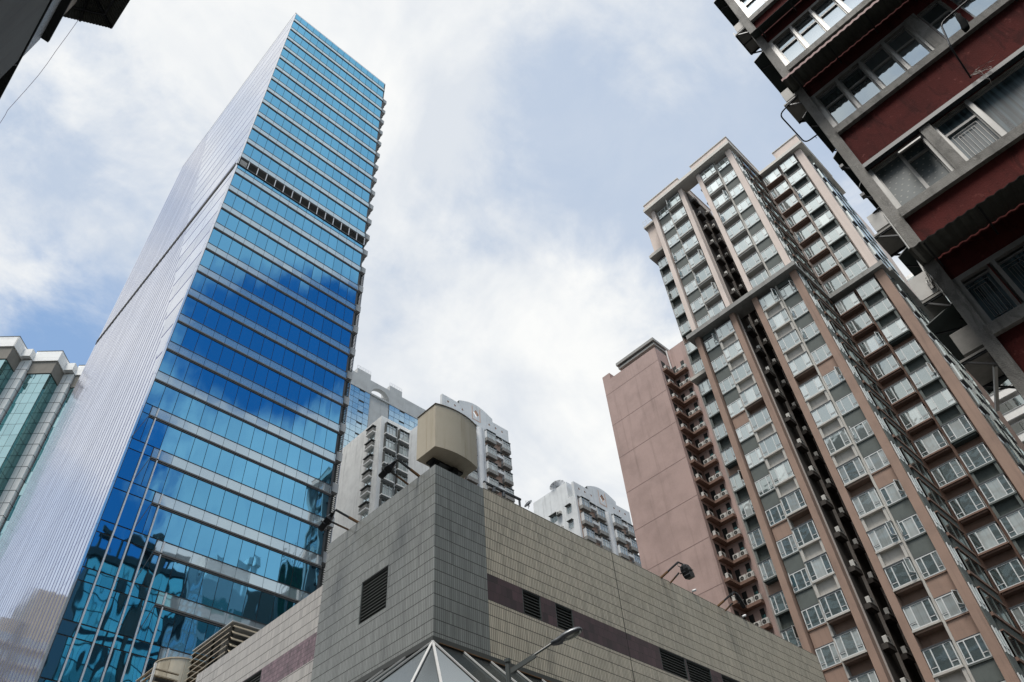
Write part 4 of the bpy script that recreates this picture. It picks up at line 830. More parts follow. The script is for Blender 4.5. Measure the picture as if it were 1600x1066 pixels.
# (b) stained grey block of flats with hooded windows
bb = thing('grey_apartment_block', 'stained grey flats with hooded windows just left of the beige box', 'apartment block', (62, 88, 0))
gx, gy, gz = 47.05, 69.9, 75.4; K = 1.16; tfb = lambda v: Vector((v[0]*K, v[1]*K, 1.6+(v[2]-1.6)*K))
MB(tfb).box(gx, 62, gy, 82, 0, gz, 'greyres').box(52.9, 58, gy+1.6, gy+1.8, 60, gz-1, 'greyside').build('wall', bb)
w1 = None
for k in range(20):
    zt = gz-1.25-2.62*k
    if w1 is None:
        mb = MB(tfb); mb.box(gx-.55, gx, gy+1.2, gy+2.9, zt-1.15, zt-.95, 'greyres'); mb.box(gx-.5, gx, gy+1.25, gy+2.85, zt-.95, zt-.35, 'ac_old'); mb.box(gx-.6, gx, gy+1.2, gy+2.95, zt-.05, zt+.06, 'conc_d'); mb.box(gx-.04, gx+.02, gy+1.4, gy+2.6, zt-2.2, zt-1.2, 'glass'); mb.box(gx-.07, gx+.02, gy+1.95, gy+2.02, zt-2.2, zt-1.2, 'frame'); a = mb.build('hooded_window', bb)
        w1 = [(a, zt)]
        for (xa, xb) in ((gx+.75, gx+2.45), (gx+3.1, gx+5.3)):
            mb = MB(tfb); mb.box(xa-.12, xb+.12, gy-.45, gy, zt-1.95, zt-1.75, 'greyres'); mb.box(xa-.12, xa, gy-.45, gy, zt-1.75, zt, 'conc_d'); mb.box(xb, xb+.12, gy-.45, gy, zt-1.75, zt, 'conc_d'); mb.box(xa-.12, xb+.12, gy-.5, gy, zt, zt+.10, 'conc_d'); mb.box(xa-.1, xb+.1, gy-.4, gy, zt-2.3, zt-1.95, 'conc_d')
            for i in range(4):
                x = xa+(xb-xa)*i/3; mb.box(x-.035, x+.035, gy-.36, gy-.28, zt-1.75, zt, 'frame')
            mb.box(xa, xb, gy-.36, gy-.29, zt-.5, zt-.43, 'frame'); o = mb.build('bay_window', bb); g = MB(tfb)
            for i in range(3): g.poly([(xa+(xb-xa)*i/3+.04, gy-.30, zt-1.75), (xa+(xb-xa)*(i+1)/3-.04, gy-.30, zt-1.75), (xa+(xb-xa)*(i+1)/3-.04, gy-.30, zt-.02), (xa+(xb-xa)*i/3+.04, gy-.30, zt-.02)], 'glass_d')
            g.build('pane', o); w1.append((o, zt))
    else:
        for a, z0_ in w1: copy_tree(a, bb, (0, 0, (zt-z0_)*K))
mb = MB(tfb); mb.box(gx+5.6, gx+5.75, gy-.3, gy-.1, 5, gz-2, 'rust'); mb.tube([(gx+5.9, gy-.15, 5), (gx+5.9, gy-.15, gz-1)], .12, 'pipe', n=6); mb.build('drainpipe', bb)

# (c) pinkish-grey blocks with stepped parapets pierced by diamonds
def diamond_block(name, label, x0, x1, y, top, pitch, depth, side_windows, rows=20):
    t = thing(name, label, 'apartment block', ((x0+x1)/2, y+depth/2, 0)); W = x1-x0; u = W/16.85
    mb = MB(); pz = top-3.0*u
    mb.box(x0, x1, y+.35, y+depth, 0, pz, 'greyside'); mb.build('wall', t)
    # parapet panel with real diamond openings
    mb = MB(); segs = [(0, .245, 0, 0)]; 
    outline = [(x0, top), (x0+W*.245, top), (x0+W*.245, top+.75*u)]+[(x0+W*(.245+.51*i/10), top+.75*u+1.25*u*math.sin(math.pi*i/10)) for i in range(1, 10)]+[(x0+W*.755, top+.75*u), (x0+W*.755, top), (x1, top)]
    cents = [(.085, .25, -1.15), (.185, .25, -1.15), (.295, .25, -1.15), (.5, .72, -.25), (.70, .25, -1.15), (.80, .25, -1.15), (.90, .25, -1.15)]
    lowz = pz
    def top_at(x):
        for i in range(len(outline)-1):
            a, b_ = outline[i], outline[i+1]
            if a[0] <= x <= b_[0] and b_[0] > a[0]: return a[1]+(b_[1]-a[1])*(x-a[0])/(b_[0]-a[0])
        return top
    xs = sorted({x0, x1, *[o[0] for o in outline], *[x0+W*c for c, _, _ in cents], *[x0+W*c-s_*u for c, s_, _ in cents], *[x0+W*c+s_*u for c, s_, _ in cents]})
    for i in range(len(xs)-1):
        a, e = xs[i], xs[i+1]; 
        if e-a < 1e-4: continue
        hit = None
        for c, s_, dz in cents:
            cx_ = x0+W*c
            if cx_-s_*u-1e-4 <= a and e <= cx_+s_*u+1e-4: hit = (cx_, s_*u, top+dz*u)
        ta, te = top_at(a+1e-5), top_at(e-1e-5)
        for yy in (y, y+.5):
            if hit:
                ha, he = hit[1]-abs(a-hit[0]), hit[1]-abs(e-hit[0]); ha, he = max(ha, 0)*1.3, max(he, 0)*1.3
                mb.poly([(a, yy, lowz), (e, yy, lowz), (e, yy, hit[2]-he), (a, yy, hit[2]-ha)], 'greyside'); mb.poly([(a, yy, hit[2]+ha), (e, yy, hit[2]+he), (e, yy, te), (a, yy, ta)], 'greyside')
            else: mb.poly([(a, yy, lowz), (e, yy, lowz), (e, yy, te), (a, yy, ta)], 'greyside')
        if hit:
            for sg in (-1, 1): mb.poly([(a, y, hit[2]+sg*ha), (e, y, hit[2]+sg*he), (e, y+.5, hit[2]+sg*he), (a, y+.5, hit[2]+sg*ha)], 'salmon')
        mb.poly([(a, y, ta), (e, y, te), (e, y+.5, te), (a, y+.5, ta)], 'greyside')
    mb.poly([(x0, y, lowz), (x0, y+.5, lowz), (x0, y+.5, top), (x0, y, top)], 'greyside'); mb.poly([(x1, y, lowz), (x1, y+.5, lowz), (x1, y+.5, top), (x1, y, top)], 'greyside')
    cxm = x0+W*.5
    for sx in (-1, 1): mb.box(cxm+sx*.98*u-.1*u, cxm+sx*.98*u+.1*u, y-.02, y+.01, top-2.0*u, top+1.3*u, 'salmon')
    mb.box(cxm-.9*u, cxm+.9*u, y-.02, y+.01, top-2.0*u, top-1.8*u, 'salmon'); mb.poly([(x0, y, lowz), (x1, y, lowz), (x1, y+.5, lowz), (x0, y+.5, lowz)], 'greyside'); mb.build('parapet', t)
    # half-round pier
    n = 12; pc = x0+W*.555; MB().prism([(pc+.85*u*math.cos(math.pi+math.pi*i/n), y+.35+.75*u*math.sin(math.pi+math.pi*i/n)) for i in range(n+1)], 0, pz-.3, 'greyside').build('pier', t)
    for (a, e) in ((.04, .49), (.62, .985)): MB().box(x0+W*a, x0+W*e, y+.25, y+.36, 0, pz-.4, 'salmon').build('wall', t)
    MB().box(x0+W*.60, x0+W*.62, y, y+.36, 0, pz, 'greyside').box(x1-.02*W, x1, y, y+.36, 0, pz, 'greyside').box(x0, x0+.03*W, y, y+.36, 0, pz, 'greyside').build('wall_edge', t)
    ps = {}
    for k in range(rows):
        zt = pz-.35*u-pitch*k
        for (a, e, dz) in ((.07, .20, 0), (.33, .46, -.4*u), (.63, .76, 0), (.875, .985, -.4*u)):
            key = (a,)
            if key not in ps:
                mb = MB(); xa, xb = x0+W*a, x0+W*e; z = zt+dz; h = 1.75*u
                mb.box(xa-.1*u, xb+.1*u, y-.55*u, y+.3, z-h-.75*u, z-h, 'conc'); mb.box(xa-.12*u, xb+.12*u, y-.6*u, y+.3, z, z+.1*u, 'conc_d'); mb.box(xa-.08*u, xa, y-.5*u, y+.3, z-h, z, 'greyside'); mb.box(xb, xb+.08*u, y-.5*u, y+.3, z-h, z, 'greyside')
                for i in range(4): mb.box(xa+(xb-xa)*i/3-.04*u, xa+(xb-xa)*i/3+.04*u, y-.5*u, y-.42*u, z-h, z, 'frame')
                mb.box(xa, xb, y-.5*u, y-.42*u, z-.55*u, z-.47*u, 'frame'); o = mb.build('bay_window', t); g = MB()
                for i in range(3): g.poly([(xa+(xb-xa)*i/3+.05*u, y-.44*u, z-h), (xa+(xb-xa)*(i+1)/3-.05*u, y-.44*u, z-h), (xa+(xb-xa)*(i+1)/3-.05*u, y-.44*u, z), (xa+(xb-xa)*i/3+.05*u, y-.44*u, z)], 'glass_dm')
                g.build('pane', o); ps[key] = (o, zt)
            else: copy_tree(ps[key][0], t, (0, 0, zt-ps[key][1]))
        for (a, e) in ((.215, .31), (.775, .86)):
            key = (a, 's')
            if key not in ps:
                mb = MB(); xa, xb = x0+W*a, x0+W*e; z = zt-.2*u
                mb.box(xa, xb, y-.45*u, y+.3, z-1.3*u, z-.75*u, 'greyside'); mb.box(xa, xb, y-.5*u, y+.3, z, z+.08*u, 'conc_d'); mb.box(xa+.05*u, xb-.05*u, y-.25*u, y+.3, z-.75*u, z-.02, 'black')
                for i in range(3): mb.box(xa+.1*u+i*.42*u, xa+.42*u+i*.42*u, y-.4*u, y-.2*u, z-.72*u, z-.3*u, 'ac_old' if i != 1 else 'ac')
                ps[key] = (mb.build('ac_shelf', t), zt)
            else: copy_tree(ps[key][0], t, (0, 0, zt-ps[key][1]))
    if side_windows:
        for k in range(8):
            zt = pz-1.6-pitch*k
            for (ya, yb) in ((y+1.3, y+2.1), (y+4.6, y+6.0)):
                mb = MB(); mb.box(x0-.03, x0+.02, ya, yb, zt-1.3, zt, 'glass'); mb.box(x0-.06, x0+.02, (ya+yb)/2-.04, (ya+yb)/2+.04, zt-1.3, zt, 'frame'); mb.box(x0-.5, x0, ya-.2, yb+.2, zt+.05, zt+.15, 'conc_d'); mb.build('window', t)
            mb = MB(); ac_mesh(mb, (x0-.02, y+3.9, zt-.6), 'x-', .9, .6, .4); mb.box(x0-.6, x0, y+3.4, y+4.4, zt-.75, zt-.66, 'conc_d'); mb.build('air_conditioner', t)
    return t
g2 = diamond_block('diamond_parapet_block', 'flats with a curved parapet pierced by diamonds, right behind the beige box', 60.1, 75.3, 72.0, 89.0, 3.27, 12, False)
g3 = diamond_block('diamond_parapet_block', 'flats with a diamond-pierced parapet and pale blank side, beside the pink tower', 86.6, 101.9, 68.0, 81.0, 3.06, 10, True)
MB().box(86.62, 96, 69.6, 77.9, 60, 81.8, 'greyside').box(84, 86.5, 76, 90, 0, 73.5, 'greyside').box(80, 86, 82, 90, 0, 75.5, 'greyside').build('rear_block', g3)
# satellite dishes on its roof
def dish(c, r, aim, label):
    t = thing('satellite_dish', label, 'satellite dish', c, 'rooftop satellite dishes'); a = Vector(aim).normalized(); u = a.cross(Vector((0,0,1))).normalized(); w = u.cross(a)
    C0 = Vector(c)+Vector((0,0,r*.6)); vs, fs = [], []; nr, ns = 5, 18
    for i in range(nr+1):
        q = i/nr*r
        for j in range(ns): vs.append(C0+u*q*math.cos(2*math.pi*j/ns)+w*q*math.sin(2*math.pi*j/ns)+a*(q*q/(r*4.5)))
    for i in range(nr):
        for j in range(ns): fs.append((i*ns+j, i*ns+(j+1) % ns, (i+1)*ns+(j+1) % ns, (i+1)*ns+j))
    MB().mesh(vs, fs, 'steel').build('reflector', t); mb = MB()
    for j in range(12): 
        an = 2*math.pi*j/12; mb.tube([C0-a*.05, C0+(u*math.cos(an)+w*math.sin(an))*r+a*(r/4.5-.05)], .025, 'metal', n=4)
    mb.build('rib', t); mb = MB()
    for j in range(3): an = 2*math.pi*j/3; mb.tube([C0+(u*math.cos(an)+w*math.sin(an))*r*.9+a*r/5.5, C0+a*r*.95], .02, 'metal', n=4)
    mb.tube([C0+a*r*.9, C0+a*r*1.02], .07, 'white', n=6); mb.build('feed', t); MB().bar(Vector(c), C0-a*.05, .14, .14, 'metal').bar(Vector(c)+u*.6, C0-a*.1, .07, .07, 'metal').build('mount', t)
dish((87.6, 72.4, 81.8), 1.5, (-.12, .22, .97), 'large mesh satellite dish tilted skyward on the roof near the diamond parapet')
dish((86.6, 79.0, 81.8-.2), .9, (-.5, .3, .8), 'small white satellite dish at the far left of the pale roof')

# ================================================================== grey terraces behind the apartment tower
te = thing('balcony_block', 'pale grey flats with stacked balconies glimpsed behind the red building', 'apartment block', (100, -6, 0))
MB().box(92, 110, -25, 7.6, 0, 84.0, 'greyres').build('wall', te); pr_ = None
for k in range(22):
    zt = 82.0-3.0*k
    if pr_ is None:
        L_ = []
        for ya in (3.6, -1.4, -6.4):
            mb = MB(); mb.box(90.3, 92, ya, ya+4.0, zt-2.4, zt-1.45, 'greyres'); mb.box(90.25, 92, ya-.05, ya+4.05, zt-1.45, zt-1.36, 'conc_l'); mb.box(90.6, 92, ya, ya+4.0, zt, zt+.15, 'greyres'); o = mb.build('balcony', te); g = MB()
            for i in range(4): g.poly([(90.5, ya+.06+i*.98, zt-1.36), (90.5, ya+.98+i*.98, zt-1.36), (90.5, ya+.98+i*.98, zt), (90.5, ya+.06+i*.98, zt)], 'glass'); 
            g.build('pane', o); L_.append(o)
        pr_ = (L_, zt)
    else:
        for o in pr_[0]: copy_tree(o, te, (0, 0, zt-pr_[1]))
# ================================================================== white and teal stepped office block, far left
fl = thing('stepped_office_block', 'white tiled office block with stepped bays of teal glass at the left edge', 'office building', (6, 165, 0))
e1, e2 = Vector((.743, -.669, 0)), Vector((.669, .743, 0)); FP = Vector((3.0, 165.1, 0))
tf = lambda v: FP+e1*v[0]+e2*v[1]+Vector((0, 0, v[2]))
for j in range(0, 3):
    a, q = 4.36+7.94*j, 5.0*j                      # right-hand front corner of this bay
    hz = 0 if j < 2 else 0
    mb = MB(tf); mb.box(a-5.9, a, q, q+16, 136.7, 140, 'whitetile'); mb.box(a, a+2.04, q+3.4, q+16, 136.9, 139.2, 'whitetile'); mb.box(a-6.0, a+.05, q-.05, q+16, 139.95, 140.1, 'conc_d'); mb.build('parapet', fl)
    MB(tf).box(a-5.7, a-.25, q+.25, q+15, 132.8, 136.72, 'soffit').build('soffit_band', fl)
    mb = MB(tf); mb.box(a-5.45, a-.45, q+.5, q+15, 0, 132.85, 'mullion'); mb.build('glass_bay', fl); gb = mb
    g = MB(tf)
    for i in range(40):
        zt = 132.8-3.1*i; 
        for c in range(3):
            x0_, x1_ = a-5.4+c*1.65, a-5.4+(c+1)*1.65-.06; t = random.gauss(0, .01)
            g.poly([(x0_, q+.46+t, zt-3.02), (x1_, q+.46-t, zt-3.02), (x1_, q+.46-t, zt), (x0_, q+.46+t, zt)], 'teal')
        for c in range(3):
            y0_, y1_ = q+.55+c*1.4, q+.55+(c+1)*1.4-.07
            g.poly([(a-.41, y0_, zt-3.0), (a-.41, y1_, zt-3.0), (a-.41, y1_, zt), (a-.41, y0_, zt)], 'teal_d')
    g.build('pane', fl)
    mb = MB(tf); mb.box(a-.55, a+2.05, q+4.6, q+16, 0, 136.72, 'greytile'); 
    for i in range(42):
        zt = 136.6-3.1*i; mb.box(a-.57, a+2.07, q+4.58, q+4.62, zt, zt+.12, 'conc_d'); mb.box(a+2.04, a+2.07, q+4.6, q+10, zt, zt+.12, 'conc_d')
    mb.box(a+.75, a+.82, q+4.585, q+4.62, 0, 136, 'conc_d'); mb.build('tiled_column', fl)
    mb = MB(tf); mb.box(a-8.4, a-5.5, q+2.6, q+3.0, 0, 134.5, 'mullion')
    for i in range(40): 
        zt = 134.3-3.1*i
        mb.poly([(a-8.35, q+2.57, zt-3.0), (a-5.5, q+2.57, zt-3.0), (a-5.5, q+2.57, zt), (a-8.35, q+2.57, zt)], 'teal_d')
    mb.build('recessed_glass', fl)

# ================================================================== old red building, right foreground
RX = 11.0; YE = 0.45
rb = thing('red_building', 'old red painted tenement with concrete sills and aluminium windows, looming at the top right', 'apartment building', (17, -10, 0))
sills = [28.35, 25.25, 22.15, 19.03, 15.93, 12.83, 9.70, 6.6, 3.5]
holes = []; spec = []
def wset(s, h, panes_, mats=None): 
    for i, (a, e) in enumerate(panes_): holes.append((a, e, s, s+h)); spec.append((a, e, s, s+h, (mats or {}).get(i, 'glass_old')))
four = [(-.35, .17), (-.91, -.39), (-1.47, -.95), (-2.0, -1.51)]
for s in sills:
    if s in (12.83,):
        wset(s, 1.42, [(-.82, .20), (-1.72, -1.08), (-3.1, -1.76), (-3.9, -3.2), (-5.2, -4.0), (-6.4, -5.4)], {0: 'dotted', 1: 'pleat', 2: 'pleat', 3: 'pleat', 4: 'pleat'})
    elif s == 9.70:
        wset(s, 1.05, [(-.28, .26), (-.86, -.30), (-1.42, -.88), (-2.0, -1.44), (-3.1, -2.3), (-4.2, -3.2)], {0: 'pleat', 1: 'pleat', 2: 'pleat'})
    else:
        wset(s, 1.45, four+[(-2.75, -2.28), (-3.5, -2.85), (-4.2, -3.6), (-5.3, -4.5), (-6.0, -5.4)])
mb = MB(); holed(mb, 'x', RX, -24, .27, 0, 31, [(min(h[0], h[1]), max(h[0], h[1]), h[2], h[3]) for h in holes], 'red', .16, jamb='oldconc'); mb.box(RX+.25, 23, -24, YE-.02, 0, 31, 'conc_d'); mb.build('wall', rb)
mb = MB(); mb.box(RX-.04, RX+.3, .25, YE, 0, 31.2, 'oldconc')
mb.build('corner_column', rb)
MB().box(RX+.3, 23, YE-.03, YE+.02, 0, 31, 'conc_d').build('end_wall', rb)
for s in sills:
    MB().box(RX-.10, RX-.002, -24, .249, s-.22, s, 'oldconc').build('sill', rb)
    if s not in (12.83,):
        MB().box(RX-.06, RX-.003, -2.26, -2.04, s, s+1.5, 'oldconc').build('pier', rb)
    else:
        MB().box(RX-.08, RX-.003, -1.06, -.86, s, s+1.45, 'oldconc').box(RX-.12, RX-.003, -24, .249, s+1.45, s+1.56, 'mullion').build('pier', rb)
def wframe(a, e, z0, z1, mat, opt):
    f = MB(); w = .045; x0_, x1_ = RX+.06, RX+.13
    f.box(x0_, x1_, a, a+w, z0, z1, 'steel_w'); f.box(x0_, x1_, e-w, e, z0, z1, 'steel_w'); f.box(x0_, x1_, a+w, e-w, z0, z0+w, 'steel_w'); f.box(x0_, x1_, a+w, e-w, z1-w, z1, 'steel_w')
    g = MB()
    if opt == 'transom': f.box(x0_, x1_, a+w, e-w, z0+.92, z0+.98, 'steel_w')
    if opt == 'dot':
        m_ = a+(e-a)*.45; f.box(x0_, x1_, m_-.03, m_+.03, z0+w, z1-w, 'steel_w'); f.box(x0_, x1_, a+w, m_-.03, z0+1.02, z0+1.07, 'steel_w')
    if opt == 'grille':
        f.box(x0_, x1_, a+w, e-w, z0+.98, z0+1.04, 'steel_w')
        for i in range(3): q = .08+.07*i; zz = (z0+q+.02, z0+.95-q); 
        for q in (.10, .17): 
            for (p1, p2) in (((a+q, z0+q), (e-q, z0+q)), ((e-q, z0+q), (e-q, z0+1.0-q)), ((e-q, z0+1.0-q), (a+q, z0+1.0-q)), ((a+q, z0+1.0-q), (a+q, z0+q))): f.bar((RX+.085, p1[0], p1[1]), (RX+.085, p2[0], p2[1]), .008, .008, 'steel_w')
        for i in range(4): y = a+.22+i*(e-a-.44)/3; f.bar((RX+.085, y, z0+.17), (RX+.085, y, z0+.83), .006, .006, 'steel_w')
    o = f.build('window_frame', rb); g.poly([(RX+.10, a+.01, z0+.01), (RX+.10, e-.01, z0+.01), (RX+.10, e-.01, z1-.01), (RX+.10, a+.01, z1-.01)], mat); g.build('pane', o)
    return o
M['steel_w'] = plain('weathered_aluminium', (0.34, 0.335, 0.32), 0.45, 0.2, noise=0.2)
for i, (a, e, z0, z1, mt) in enumerate(spec):
    o = wframe(a, e, z0, z1, mt, 'dot' if mt == 'dotted' else ('grille' if (mt == 'pleat' and (z0 < 10 or abs(a+1.72) < .01)) else 'transom' if z0 > 13 else ''))
# hopper pane tilted open in the dotted window
for s in sills:
    if s == 12.83:
        [MB().box(RX-.012, RX+.14, a-.02, e+.02, s, s+1.42, 'steel_w').build('mullion', rb) for a, e in ((.20, .24), (-1.76, -1.72), (-3.2, -3.1), (-.86, -.82), (-1.08, -1.04), (-4.0, -3.9), (-5.4, -5.2))]
    else:
        mb = MB(); zt_ = s+(1.05 if s == 9.70 else 1.45)
        for (a, e) in ((.17, .262), (-.39, -.35), (-.95, -.91), (-1.51, -1.47), (-2.05, -2.0)): MB().box(RX-.012, RX+.14, a-.012, e+.012, s, zt_, 'steel_w').build('mullion', rb)
        mb.box(RX-.012, RX-.002, -2.04, .25, zt_, zt_+.1, 'steel_w'); mb.build('window_head', rb)
h = MB(); c0, c1 = -.36, -.80
hp = [(RX+.05, c0, 14.22), (RX+.05, c1, 14.22), (RX-.20, c1, 13.93), (RX-.20, c0, 13.93)]
for i in range(4): h.bar(hp[i], hp[(i+1) % 4], .04, .04, 'steel_w')
h.poly(hp, 'glass_old'); h.build('hopper_window', rb)
# corrugated awnings over the windows, and flat sheets on the end wall
def awning(name, zi, zo, xo, y0, y1, mat, wav=True, fascia=None):
    n = int(abs(y1-y0)/.05); mb = MB(); vs, fs = [], []
    for i in range(n+1):
        y = y0+(y1-y0)*i/n; dz = .018*math.sin(2*math.pi*i/3.2) if wav else 0
        vs += [(RX-.01, y, zi+dz), (xo, y, zo+dz)]
    for i in range(n): fs.append((2*i, 2*i+1, 2*i+3, 2*i+2))
    mb.mesh(vs, fs, mat); mb.mesh([(v[0], v[1], v[2]+.012) for v in vs], fs, mat)
    mb.mesh([v for i in range(n+1) for v in (vs[2*i+1], (vs[2*i+1][0]-.004, vs[2*i+1][1], vs[2*i+1][2]+(.07 if fascia else .012)))], [(2*i, 2*i+1, 2*i+3, 2*i+2) for i in range(n)], fascia or mat)
    for y in [y0-.25-.9*i for i in range(int(abs(y1-y0)/.9))]: mb.bar((RX-.02, y, zi-.28), (xo+.05, y, zo-.02), .03, .03, 'metal')
    return mb.build(name, rb)
awning('corrugated_awning', 18.02, 17.70, 10.32, .48, -9, 'sheet_l', fascia='redsheet')
awning('corrugated_awning', 11.42, 11.08, 10.1, .47, -9, 'sheet_l')
awning('flat_awning', 21.12, 20.93, 10.65, .44, -5, 'sheet', wav=False)
for (z, xa, xb, yo) in ((24.4, 10.95, 12.01, .73), (20.3, 10.98, 12.5, .77), (17.0, 10.97, 12.3, .62), (15.2, 10.97, 13.2, .60), (14.0, 10.99, 12.6, .55), (11.9, 10.99, 11.9, .70), (10.3, 10.97, 13.5, .95)):
    mb = MB(); mb.mesh([(xa, YE, z+.12), (xb, YE, z+.12), (xb, yo, z), (xa, yo, z), (xa, YE, z+.14), (xb, YE, z+.14), (xb, yo, z+.02), (xa, yo, z+.02)], [(0,1,2,3),(7,6,5,4),(0,3,7,4),(1,5,6,2),(3,2,6,7)], 'sheet'); mb.bar((xa+.3, YE, z-.2), (xa+.3, yo-.02, z), .025, .025, 'metal'); mb.bar((xb-.1, YE, z-.2), (xb-.1, yo-.02, z), .025, .025, 'metal'); mb.build('end_awning', rb)
MB().box(11.15, 12.4, YE, YE+.02, 9.0, 9.9, 'mullion').bar((11.2, .5, 9.2), (12.2, .9, 9.15), .05, .05, 'ac').build('end_window', rb)
# drying rack: a bent rail sticking out of the end wall
def rack(name, label, pts, hooks=True):
    t = thing(name, label, 'clothes rail', pts[0]); V = [Vector(p) for p in pts]; P = [V[0]]
    for i in range(1, len(V)-1):
        a = V[i]+(V[i-1]-V[i]).normalized()*.14; c = V[i]+(V[i+1]-V[i]).normalized()*.14
        for k in range(6): q = k/5; P.append(a*(1-q)**2+V[i]*2*q*(1-q)+c*q*q)
    P.append(V[-1]); MB().tube(P, .017, 'metal').build('rail', t)
    mb = MB()
    for i in range(4): p = V[0].lerp(V[1], .35+.15*i) if i < 2 else V[-1].lerp(V[-2], .3+.2*(i-2)); mb.bar(p, p+Vector((.03, .0, -.06)), .012, .012, 'metal')
    mb.build('hook', t); return t
rack('clothes_rail', 'thin bent clothes rail projecting into the sky from the end of the red building', [(10.95, .42, 17.8), (11.04, .98, 17.8), (12.17, .96, 17.8), (12.2, .44, 17.8)])
rack('clothes_rail', 'short bent rail above the pale air conditioner on the end wall', [(10.97, .45, 13.2), (11.0, .68, 13.2), (11.55, .67, 13.2), (11.55, .45, 13.2)])
rack('clothes_rail', 'bent grey pipe rail holding a black garment in front of the red wall', [(10.95, -2.05, 14.62), (10.2, -2.06, 14.72), (10.2, -2.25, 15.52), (10.2, -3.4, 15.6), (10.95, -3.45, 15.6)])
gm = MB(); vs, fs = [], []; n = 12
for k, (z, w, d, yc) in enumerate(((15.60, .015, .012, -2.56), (15.55, .05, .025, -2.56), (15.45, .045, .03, -2.535), (15.3, .06, .03, -2.52), (15.12, .065, .035, -2.47), (15.03, .05, .025, -2.455))):
    for j in range(n): an = 2*math.pi*j/n; rr = 1+.18*math.sin(3*an+k); vs.append((10.33+d*math.sin(an)*rr, yc+w*math.cos(an)*rr, z+.01*math.sin(5*an)))
for k in range(5):
    for j in range(n): fs.append((k*n+j, k*n+(j+1) % n, (k+1)*n+(j+1) % n, (k+1)*n+j))
fs += [tuple(range(n)), tuple(5*n+j for j in range(n))]
g = gm.mesh(vs, fs, 'cloth').build('hanging_garment', None, smooth=True, loc=(10.33, -2.46, 15.3)); g['label'] = 'black garment hanging from the bent rail by the upper windows'; g['category'] = 'garment'
tw = MB(); random.seed(11)
for i in range(9):
    p = Vector((10.9, -2.05-random.random()*.12, 14.62)); pts = [p]; d = Vector((-.3, random.uniform(-.9, .1), random.uniform(-.9, -.1))).normalized()
    for k in range(5): d = (d+Vector((random.gauss(0, .2), random.gauss(0, .3), random.gauss(-.1, .3)))).normalized(); p = p+d*random.uniform(.06, .15); pts.append(p.copy())
    tw.tube(pts, .006, 'pipe', n=4, r2=.002)
g = tw.build('dry_weed', None, loc=(10.9, -2.1, 14.6)); g['label'] = 'tuft of dry twigs growing from the red wall under the rail'; g['category'] = 'plant'
# air conditioners bolted to the end wall
def ac_unit(label, c, ax, w, h, d, body, cage=False, tray=True, fan=True):
    t = thing('air_conditioner', label, 'air conditioner', c, 'air conditioners on the end wall of the red building'); mb = MB(); ac_mesh(mb, c, ax, w, h, d, body, fan); mb.build('casing', t)
    c = Vector(c); mb = MB(); s_ = .1
    xa, xb, ya, yb = (c.x-w/2, c.x+w/2, YE, YE+d+.08) if ax[0] == 'y' else (c.x-d, c.x+.1, c.y-w/2, c.y+w/2)
    if tray: mb.box(xa-.03, xb+.03, ya, yb, c.z-.09, c.z-.05, 'ac_old')
    for x in (xa, xb): mb.bar((x, ya, c.z-.1), (x, yb, c.z-.1), .04, .04, 'metal'); mb.bar((x, ya, c.z-.4), (x, yb-.05, c.z-.1), .03, .03, 'metal')
    if cage:
        for x in (xa, (xa+xb)/2, xb): mb.bar((x, yb, c.z-.1), (x, yb, c.z+.12), .03, .03, 'metal'); mb.bar((x, ya, c.z-.1), (x, yb, c.z-.1), .03, .03, 'metal')
        mb.bar((xa, yb, c.z+.12), (xb, yb, c.z+.12), .03, .03, 'metal'); mb.bar((xa, yb, c.z-.1), (xb, yb, c.z-.1), .03, .03, 'metal')
    mb.build('bracket', t); return t
ac_unit('stained air conditioner in a rail cage, topmost on the end wall of the red building', (11.45, .44, 22.25), 'y+', .75, .45, .24, 'ac_old', cage=True)
ac_unit('dark air conditioner beneath the second end-wall sheet, next to the big bent rail', (11.35, .44, 18.0), 'y+', .62, .5, .26, 'ac_old', cage=False)
ac_unit('pale air conditioner with its flank against the sky beside the dotted window', (11.3, .44, 12.72), 'y+', .62, .52, .30, 'ac')
ac_unit('white air conditioner with tangled cables at the corner column', (11.3, .64, 10.78), 'x-', .32, .52, .35, 'ac', fan=False)
ac_unit('grey air conditioner with an open frame, lowest on the end wall', (11.45, .44, 9.5), 'y+', .8, .5, .32, 'ac_old')
mb = MB(); random.seed(5)
for i in range(5):
    p = [Vector((11.02+.02*i, .58-.02*i, 11.2)), Vector((10.93, .56-.02*i, 11.0+random.uniform(-.1, .1))), Vector((10.92, .52+random.uniform(-.05, .05), 10.85)), Vector((11.0, .47, 11.3+.1*i))]; mb.tube(p, .014, 'black' if i % 2 else 'ac', n=5)
mb.tube([(10.97, .47, 10.7), (10.97, .47, 13)], .015, 'ac', n=5); g = mb.build('loose_cable', None, loc=(11, .5, 11)); g['label'] = 'bundle of loose cables hanging at the white air conditioner'; g['category'] = 'cable'
for (x, y, z, l) in ((10.7, .47, 14.6, 'small black hook lamp on the column edge above the dotted window'), (10.7, .47, 13.55, 'second small black bracket on the column edge, level with the dotted window')):
    t = MB().bar((10.98, YE, z), (10.8, YE+.12, z-.03), .03, .03, 'metal').box(10.74, 10.84, YE+.06, YE+.14, z-.06, z+.02, 'metal').build('wall_bracket', None, loc=(x, y, z)); t['label'] = l; t['category'] = 'bracket'; t['group'] = 'brackets on the red building corner'

